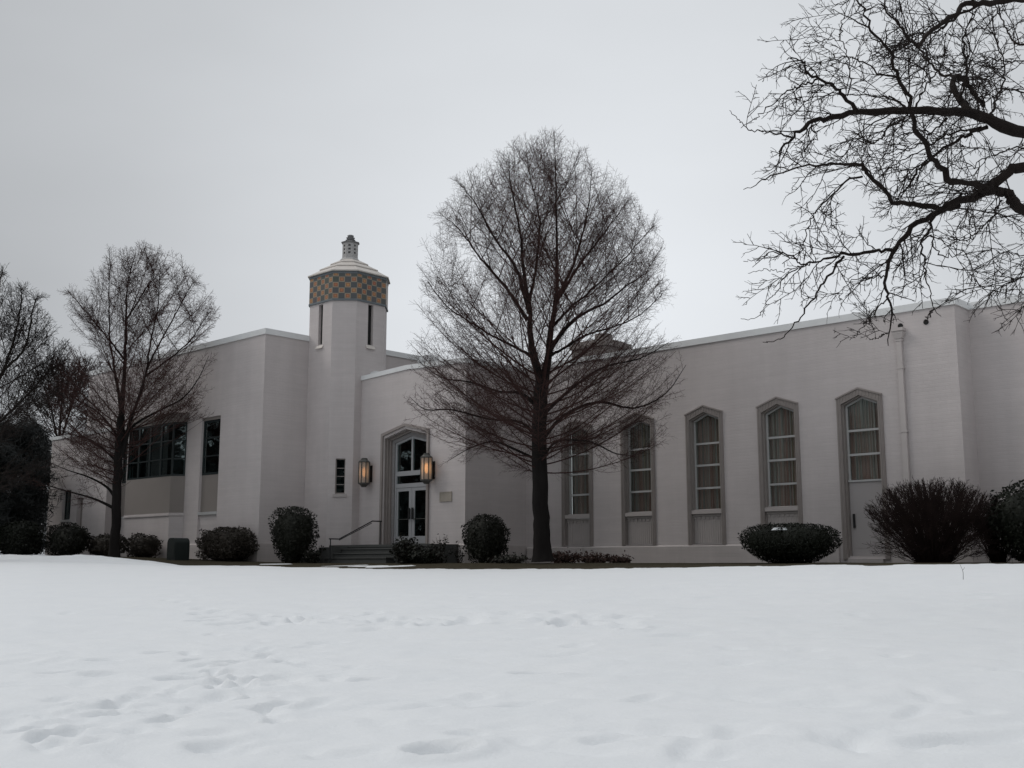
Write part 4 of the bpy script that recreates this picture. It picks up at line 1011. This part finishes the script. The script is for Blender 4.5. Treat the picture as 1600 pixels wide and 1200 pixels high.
def overhang():
    rg = np.random.default_rng(77); base = Vector((8.36, D4, tz(8.36, D4) - .1))
    root = thing('overhanging_tree', 'nearby bare tree reaching dark crooked branches in from the right', 'tree', tuple(base))
    T, C = Tubes(), Tubes()
    tr = resample([tuple(base), (8.32, D4, base.z + 1.5), (8.28, D4 + .05, base.z + 3), (8.27, D4, 4.6), (8.36, D4, 6.2), (8.5, D4 + .1, 8.4)], 24)
    T.add(tr, np.linspace(.32, .16, 24) * (1 + .5 * np.exp(-np.linspace(0, 1, 24) * 14)), 12)
    def crook(p, d, L, n, droop, k_=.20):
        out = [np.array(p)]; st = L / (n - 1); d = unit(np.array(d)); z = rg.choice((-1, 1)); ax = unit(rg.normal(0, 1, 3))
        for k in range(n - 1):                         # zigzag from bud to bud, sagging a little
            d = unit(d + z * np.cross(ax, d) * rg.uniform(.08, .34) + rg.normal(0, k_, 3) * .6 + np.array([-.02, 0, droop])); z = -z; out.append(out[-1] + d * st * rg.uniform(.7, 1.3))
        return np.array(out)
    def spur(line, L, lvl, r):
        n = len(line); cnt = int(L / (.165, .10, .085)[lvl]) + (lvl > 0); s = 1
        for i in range(cnt):
            f = min(.99, .06 + .92 * (i + rg.uniform(0, 1)) / max(cnt, 1)); x = f * (n - 1); k = min(int(x), n - 2); p = line[k] + (line[k + 1] - line[k]) * (x - k); d = unit(line[k + 1] - line[k])
            a = rg.uniform(.55, 1.05); dd = d * math.cos(a) + perp(rg, d) * math.sin(a); dd[1] *= .8
            if lvl == 0:
                l = rg.uniform(.35, 1.35) * (1.1 - .75 * f); q = crook(p, dd, l, 9, -.035)
                if q[-1][2] < 2.85 or q[-1][0] < 2.9: continue
                r0 = min(r * .6, rg.uniform(.0055, .0105))
                C.add(q, np.linspace(r0, .0034, 9), 5); spur(q, l, 1, r0)
            elif lvl == 1:
                l = rg.uniform(.10, .48) * (1.1 - .6 * f) * min(1, L / .8); q = crook(p, dd, l, 6, -.03)
                if q[-1][2] < 2.65 or q[-1][0] < 2.65: q = q[:1] + (q - q[:1]) * .35
                C.add(q, np.linspace(.0046, .0028, 6), 4); spur(q, l, 2, .004)
            else:
                l = rg.uniform(.03, .11); q = crook(p, dd, l, 3, .03); C.add(q, np.linspace(.0032, .0022, 3), 3)
    seen = []
    for gi, (g, r0, r1, dep) in enumerate(GUIDE):
        n = 46 if len(g) > 9 else 30
        m = len(g); d0 = D4
        if g[0][0] < 1850:                   # a side limb: grow it out of the limb it meets
            d0 = min(seen, key=lambda e: (e[0] - g[0][0]) ** 2 + (e[1] - g[0][1]) ** 2)[2]
        pts = [tuple(P(x, y, d0 + dep * math.sin(1.5 * i / (m - 1)))) for i, (x, y) in enumerate(g)]
        q = resample(pts, n); q[1:-1] += rg.normal(0, .012, (n - 2, 3)); f = np.linspace(0, 1, n)
        gg = resample([(x, y, d0 + dep * math.sin(1.5 * i / (m - 1))) for i, (x, y) in enumerate(g)], 60); seen += [tuple(e) for e in gg]
        rad = .88 * (r0 + (r1 - r0) * f ** .8) * (1 + rg.normal(0, .07, n)); 
        (C).add(q, rad, 8 if r0 > .03 else 6)
        L = np.linalg.norm(np.diff(q, axis=0), axis=1).sum()
        vis = [i for i, p in enumerate(q) if p[0] / max(p[1], 1) < .53]
        if len(vis) > 3: qv = q[vis[0]:]; spur(qv, np.linalg.norm(np.diff(qv, axis=0), axis=1).sum(), 0, r1 + (r0 - r1) * .4)
    T.build('trunk', M['bark2'], root, base); C.build('crown', M['twig2'], root, base)
overhang()

# ------------------------------------------------------------------ shrubs
def leaf_cloud(rg, pts, nrm, size, jitter=.7, asp=.55):
    """small diamond leaves, roughly facing outwards"""
    n = len(pts); nn = nrm + rg.normal(0, jitter, (n, 3)); nn /= np.linalg.norm(nn, axis=1, keepdims=True)
    t = rg.normal(0, 1, (n, 3)); t -= (t * nn).sum(1, keepdims=True) * nn; t /= np.linalg.norm(t, axis=1, keepdims=True); b = np.cross(nn, t)
    s = size * rg.uniform(.6, 1.4, (n, 1)); w_ = s * asp
    co = np.stack([pts - t * s, pts + b * w_, pts + t * s, pts - b * w_], 1).reshape(-1, 3)
    return co, np.arange(n * 4).reshape(n, 4)
def super_pts(rg, n, rx, ry, rz, e, lump, flat_bottom):
    d = rg.normal(0, 1, (n, 3)); d /= np.linalg.norm(d, axis=1, keepdims=True)
    k = (abs(d) ** e).sum(1) ** (-1 / e); p = d * k[:, None]
    nr = np.sign(d) * abs(p) ** (e - 1); nr /= np.linalg.norm(nr, axis=1, keepdims=True) + 1e-9
    f = 1 + lump * (vnoise(p[:, 0] * 3 + 50, p[:, 2] * 3 + p[:, 1] * 2 + 50, int(rx * 100)) - .5) * 2
    p = p * f[:, None] * np.array([rx, ry, rz]); return p, nr
def shrub(name, label, px, py, d, w, h, depth, n, leaf, m, e=2.5, lump=.12, taper=0, lift=0, seed=1, group=None, stems=6, cat='shrub', v_push=0):
    """clipped evergreen: leaf shell over a dark leafy core, a few stems below"""
    rg = np.random.default_rng(seed); c = P(px, py, d); z0 = tz(c.x, c.y); root = thing(name, label, cat, (c.x, c.y, z0), RZ, group)
    bz = h * lift; rz = (h - bz) / 2
    p, nr = super_pts(rg, n, w / 2, depth / 2, rz, e, lump, True)
    sh = rg.uniform(0, 1, n) ** 3 * .30; p = p * (1 - sh[:, None]); p += rg.normal(0, leaf * .5, p.shape)
    if taper: k = 1 - taper * np.clip(-p[:, 2] / rz, 0, 1); p[:, 0] *= k; p[:, 1] *= k
    p[:, 2] += bz + rz
    co, q = leaf_cloud(rg, p, nr, leaf)
    # stray shoots that break the clipped outline
    k = max(6, n // 55); p2, n2 = super_pts(rg, k, w / 2, depth / 2, rz, e, lump, True)
    if taper: kk = 1 - taper * np.clip(-p2[:, 2] / rz, 0, 1); p2[:, 0] *= kk; p2[:, 1] *= kk
    p2 = p2 * 1.05; p2[:, 2] += bz + rz; co2, q2 = leaf_cloud(rg, p2, n2, leaf * 1.2, 1.2)
    # core
    cu_, cv_ = 20, 12; cc = []
    for j in range(cv_ + 1):
        th_ = math.pi * j / cv_
        for i in range(cu_):
            ph = 2 * math.pi * i / cu_; dd = np.array([math.sin(th_) * math.cos(ph), math.sin(th_) * math.sin(ph), math.cos(th_)])
            kq = (abs(dd) ** e).sum() ** (-1 / e) * .84; x, y, z = dd * kq * np.array([w / 2, depth / 2, rz])
            if taper: t_ = 1 - taper * min(1, max(0, -z / rz)); x *= t_; y *= t_
            cc.append((x, y, z + bz + rz))
    cc = np.array(cc); cq = np.array([[j * cu_ + i, j * cu_ + (i + 1) % cu_, (j + 1) * cu_ + (i + 1) % cu_, (j + 1) * cu_ + i] for j in range(cv_) for i in range(cu_)])
    co_all = np.concatenate([co, co2, cc]); q_all = np.concatenate([q, q2 + len(co), cq + len(co) + len(co2)])
    mesh_obj('foliage', quads_mesh('foliage', co_all, q_all), root, m)
    if stems:
        T = Tubes()
        for i in range(stems):
            a = rg.uniform(0, 6.28); r = rg.uniform(.02, .18) * min(w, 1.2); p0 = np.array([r * math.cos(a), r * math.sin(a), -.08]); p1 = np.array([r * 2 * math.cos(a), r * 2 * math.sin(a), max(.3, bz + rz * .7)])
            T.add(resample([p0, (p0 + p1) / 2 + rg.normal(0, .03, 3), p1], 6), np.linspace(.022, .010, 6), 5)
        T.build('stem', M['btwig'], root, (0, 0, 0))
    return root
shrub('rounded_shrub', 'round clipped dark shrub on a narrow base beside the tower', 457, 878, 39.8, 1.46, 1.86, 1.4, 6500, .040, M['leaf'], 3.5, .17, .46, .0, 3)
shrub('rounded_shrub', 'round clipped dark shrub by the entrance corner left of the big linden', 759, 879, 36.3, 1.30, 1.48, 1.2, 6000, .036, M['leaf'], 3.8, .13, .20, .0, 4)
shrub('clipped_hedge', 'wide bronze green clipped hedge in front of the narrow bay window', 352, 876, 41.6, 2.60, 1.14, 1.2, 8500, .040, M['leafbrown'], 4.2, .20, .05, 0, 5, 'hedges along the left block')
shrub('clipped_hedge', 'small clipped hedge to the right of the forked linden trunk', 224, 872, 45.0, 1.58, .86, .95, 4000, .042, M['leafbrown'], 3.6, .24, .10, 0, 6, 'hedges along the left block')
shrub('clipped_hedge', 'dark clipped hedge block below the low left wing', 105, 868, 46.2, 2.30, 1.20, 1.1, 6000, .045, M['leaf'], 3.8, .22, .05, 0, 7, 'hedges along the left block')
shrub('clipped_hedge', 'low clipped hedge directly behind the forked linden trunk', 165, 870, 45.8, 1.95, .84, 1.0, 4500, .042, M['leafbrown'], 3.4, .24, .08, 0, 8, 'hedges along the left block')
shrub('clipped_hedge', 'black green hedge at the foot of the dark thicket', 28, 866, 47.0, 2.5, 1.35, 1.3, 4600, .055, M['leafbox'], 3.6, .16, .0, 0, 9, 'hedges along the left block')
bowl = shrub('bowl_shrub', 'wide dark bowl shaped evergreen with bits of snow on its hollow top', 1235, 880, 29.6, 2.48, 1.02, 1.9, 15000, .026, M['leafbox'], 3.3, .04, .36, .0, 10)
shrub('dark_evergreen', 'tall black evergreen shrub at the right edge', 1632, 880, 26.6, 2.3, 1.86, 1.8, 7000, .045, M['leafbox'], 2.6, .16, .25, 0, 11)
# snow left on the bowl shrub
sc_ = P(1235, 880, 29.6); bz_ = tz(sc_.x, sc_.y)
for k, (px, py, w_, l_) in enumerate(((1219, 826.5, .15, 'larger patch of old snow on the bowl shaped evergreen'), (1250, 833.5, .075, 'tiny patch of old snow on the bowl shaped evergreen'))):
    s = P(px, py, 29.0 if k == 0 else 28.72); rg = np.random.default_rng(k + 60)
    root_m = MB(); n = 14
    prof = [(w_ * (1 + .3 * rg.normal()) * math.cos(i * 2 * math.pi / n), .55 * w_ * (1 + .3 * rg.normal()) * math.sin(i * 2 * math.pi / n)) for i in range(n)]
    root_m.vert_prism(prof, -.03, .035, [(a * .7, b * .7) for a, b in prof])
    o = root_m.build('snow_patch', bpy.data.materials['old snow'], None, raw=True); o.location = (s.x, s.y, s.z); tag(o, l_, 'snow')

# bare vase shaped shrub: hundreds of upright stems ending on one clipped dome
def vase_shrub(name, label, px, py, d, w, h, depth, n, seed, m, low=.35):
    rg = np.random.default_rng(seed); c = P(px, py, d); z0 = tz(c.x, c.y); root = thing(name, label, 'shrub', (c.x, c.y, z0), RZ)
    T, S = Tubes(), Tubes()
    for i in range(n):
        a = rg.uniform(0, 6.28); r = math.sqrt(rg.uniform(0, 1)); ex, ey = r * math.cos(a) * w / 2, r * math.sin(a) * depth / 2
        ez = h * (1 - .36 * r ** 3.0) * rg.uniform(.93, 1.0)
        if rg.random() < .15: ez *= rg.uniform(.5, .85)
        p0 = np.array([ex * .16 + rg.normal(0, .05), ey * .16 + rg.normal(0, .05), -.06]); p2 = np.array([ex, ey, ez])
        p1 = np.array([ex * .56, ey * .56, ez * .50]) + rg.normal(0, .05, 3)
        q = resample([p0, p1, p2], 9); q[2:] += rg.normal(0, .012, (7, 3)); S.add(q, np.linspace(.010, .0035, 9), 4)
        for j in range(16):
            f = rg.uniform(.46, 1.0) ** .8; x = f * 8; k = min(int(x), 7); p = q[k] + (q[k + 1] - q[k]) * (x - k); dd = unit(q[k + 1] - q[k]) + rg.normal(0, .45, 3) + np.array([0, 0, .35])
            l = rg.uniform(.08, .26) * (1.25 - .5 * f); t = grow(rg, p, dd, l, 4, .2, .16); T.add(t, np.linspace(.0046, .003, 4), 3)
            for jj in range(2): T.add(grow(rg, t[1 + jj], unit(t[2] - t[1]) + rg.normal(0, .6, 3), l * .5, 3, .2, .1), np.linspace(.0035, .0025, 3), 3)
    for i in range(n // 3):                  # low arching shoots round the foot
        a = rg.uniform(0, 6.28); r = rg.uniform(.72, 1.0); ex, ey = r * math.cos(a) * w / 2, r * math.sin(a) * depth / 2; ez = h * rg.uniform(.10, .55)
        q = resample([(ex * .22, ey * .22, -.05), (ex * .62, ey * .62, ez * .8), (ex, ey, ez)], 8); q[2:] += rg.normal(0, .03, (6, 3)); S.add(q, np.linspace(.006, .003, 8), 4)
        for j in range(12):
            x = rg.uniform(.3, 1) * 7; k = min(int(x), 6); p = q[k] + (q[k + 1] - q[k]) * (x - k); T.add(grow(rg, p, unit(q[k + 1] - q[k]) + rg.normal(0, .6, 3) + np.array([0, 0, .3]), rg.uniform(.08, .25), 4, .2, .2), np.linspace(.004, .0026, 4), 3)
    S.build('stem', M['btwig'], root, (0, 0, 0)); T.build('twigs', M['btwig'], root, (0, 0, 0)); return root
vase_shrub('bare_shrub', 'big bare fan shaped shrub with dense twigs hiding part of the side door', 1459, 880, 27.6, 3.35, 2.02, 2.2, 460, 13, M['btwig'])
vase_shrub('bare_shrub', 'thin bare shrub between the fan shaped shrub and the right edge', 1560, 880, 28.2, 1.3, 1.5, 1.0, 130, 14, M['btwig'])

# loose shrubs round the steps: stems with scattered leaves
def loose(name, label, px, py, d, w, h, n, leaf, seed, m, leaves=14, group=None):
    rg = np.random.default_rng(seed); c = P(px, py, d); z0 = tz(c.x, c.y); root = thing(name, label, 'shrub', (c.x, c.y, z0), RZ, group)
    S = Tubes(); pts = []
    for i in range(n):
        a = rg.uniform(0, 6.28); r = math.sqrt(rg.uniform(0, 1)); e = np.array([r * math.cos(a) * w / 2, r * math.sin(a) * w * .35, h * (1 - .35 * r * r) * rg.uniform(.55, 1.05)])
        q = resample([(e[0] * .3, e[1] * .3, -.05), (e[0] * .6, e[1] * .6, e[2] * .55), tuple(e)], 7); q[2:] += rg.normal(0, .02, (5, 3)); S.add(q, np.linspace(.009, .004, 7), 4)
        for j in range(leaves):
            f = rg.uniform(.15, 1); x = f * 6; k = min(int(x), 5); pts.append(q[k] + (q[k + 1] - q[k]) * (x - k) + rg.normal(0, .05, 3))
    pts = np.array(pts); co, qq = leaf_cloud(rg, pts, np.tile([[0, -.4, 1.]], (len(pts), 1)), leaf, 1.0)
    S.build('stem', M['btwig'], root, (0, 0, 0)); mesh_obj('foliage', quads_mesh('foliage', co, qq), root, m); return root
loose('loose_shrub', 'dark leafy shrub covering the right end of the entrance steps', 633, 880, 36.6, 1.15, .95, 70, .050, 21, M['leaf'], 26)
loose('rose_bush', 'leggy rose bush with sparse leaves under the plaque', 688, 880, 36.9, 1.3, .92, 34, .045, 22, M['leaf'], 10, 'rose bushes by the landing')
loose('rose_bush', 'thin rose bush standing between the plaque and the corner shrub', 718, 880, 36.8, .6, .75, 12, .045, 23, M['leaf'], 9, 'rose bushes by the landing')
loose('low_bush', 'low dark bush filling the bed in front of the landing', 662, 880, 36.2, 1.9, .50, 90, .050, 24, M['leafbox'], 18)
loose('low_bush', 'small leafy bush between the round tower shrub and the steps', 489, 880, 39.2, .95, .62, 36, .050, 25, M['leaf'], 16)
for k, (px, d, w_, h_, lab) in enumerate(((795, 34.6, 1.7, .26, 'low leafy ground plants at the left foot of the big linden'), (880, 34.2, 1.5, .36, 'reddish ground plants at the right foot of the big linden'), (930, 34.6, 1.6, .30, 'reddish ground plants against the plinth below the second pointed window'), (968, 35.0, .9, .20, 'last sparse clump of ground plants along the plinth'))):
    loose('ground_plant', lab, px, 878, d, w_, h_, 60, .045, 31 + k, M['rose'] if k else M['leaf'], 12, 'ground plants along the bed')
# dead weed poking out of the snow
wp = P(1504, 894, 20.0); wzz = tz(wp.x, wp.y)
wd = Tubes(); wd.add(resample([(0, 0, -.1), (.01, 0, .06), (-.01, 0, .14), (-.04, 0, .21)], 7), np.linspace(.005, .002, 7), 4); wd.add(resample([(-.0, 0, .10), (.03, 0, .13), (.04, 0, .16)], 5), np.linspace(.003, .0015, 5), 4)
wo = wd.build('dead_weed', M['btwig'], None, (0, 0, 0)); wo.location = (wp.x, wp.y, wzz + .06); tag(wo, 'single dead weed stalk poking up through the snow in front of the bare shrub', 'weed')

# dark evergreens beyond the left end of the building
def evergreen(label, px, d, h, w, n, seed):
    rg = np.random.default_rng(seed); c = P(px, 868, d); z0 = tz(c.x, c.y); root = thing('thicket_tree', label, 'tree', (c.x, c.y, z0))
    T = Tubes(); T.add(np.array([[0, 0, -.1], [.05, 0, h * .4], [0, .05, h * .96]]), np.array([.2, .13, .03]), 8); pts = []
    for i in range(150):
        z = h * rg.uniform(.05, .97) ; R_ = w / 2 * (1 - (z / h) ** 4) ** .6 * rg.uniform(.6, 1.12) + .15; a = rg.uniform(0, 6.28)
        e = np.array([R_ * math.cos(a), R_ * math.sin(a), z - .05 * R_ + .1]); s0 = np.array([0, 0, z * .96]); q = resample([s0, (s0 + e) / 2 + np.array([0, 0, .12]), e], 5); T.add(q, np.linspace(.03, .008, 5), 4)
        for j in range(n // 150):
            f = rg.uniform(.25, 1.05); pts.append(s0 + (e - s0) * f + rg.normal(0, .16, 3))
    pts = np.array(pts); nr = pts.copy(); nr[:, 2] = .3; nr /= np.linalg.norm(nr, axis=1, keepdims=True); co, qq = leaf_cloud(rg, pts, nr, .19, 1.6, .075)
    T.build('trunk', M['bark2'], root, (0, 0, 0)); mesh_obj('crown', quads_mesh('crown', co, qq), root, M['wood_far'])
evergreen('dense dark thicket tree beside the left end of the building', 12, 50.0, 6.0, 3.4, 34000, 51)
evergreen('dark thicket tree cut by the left edge behind the bare tree', -55, 48.0, 6.0, 4.6, 26000, 52)
evergreen('narrow dark thicket tree filling the gap beyond the low wing', 46, 57.0, 6.8, 2.0, 16000, 53)

# the wood across the street behind the photographer: it shades the low sky and shows in the windows
rg = np.random.default_rng(90); n = 26000
T_ = rg.uniform(0, 245, n); side = T_ < 108
X = np.where(side, -62.0, T_ - 108 - 62) + rg.normal(0, 3, n); Y = np.where(side, 70 - T_, -38.0) + rg.normal(0, 3, n)
hh = 12 + 6 * vnoise(T_ * .09 + 40, T_ * 0 + 3, 8); Z = hh * rg.uniform(0, 1, n) ** 1.35
fp = np.stack([X, Y, Z - 1.6], 1); co, qq = leaf_cloud(rg, fp, np.stack([side * 1.0, ~side * 1.0, side * 0.0], 1), .75, .5)
tag(mesh_obj('far_wood', quads_mesh('far_wood', co, qq), None, M['wood_far']), 'dark wood across the street facing the building', 'wood', kind='stuff')
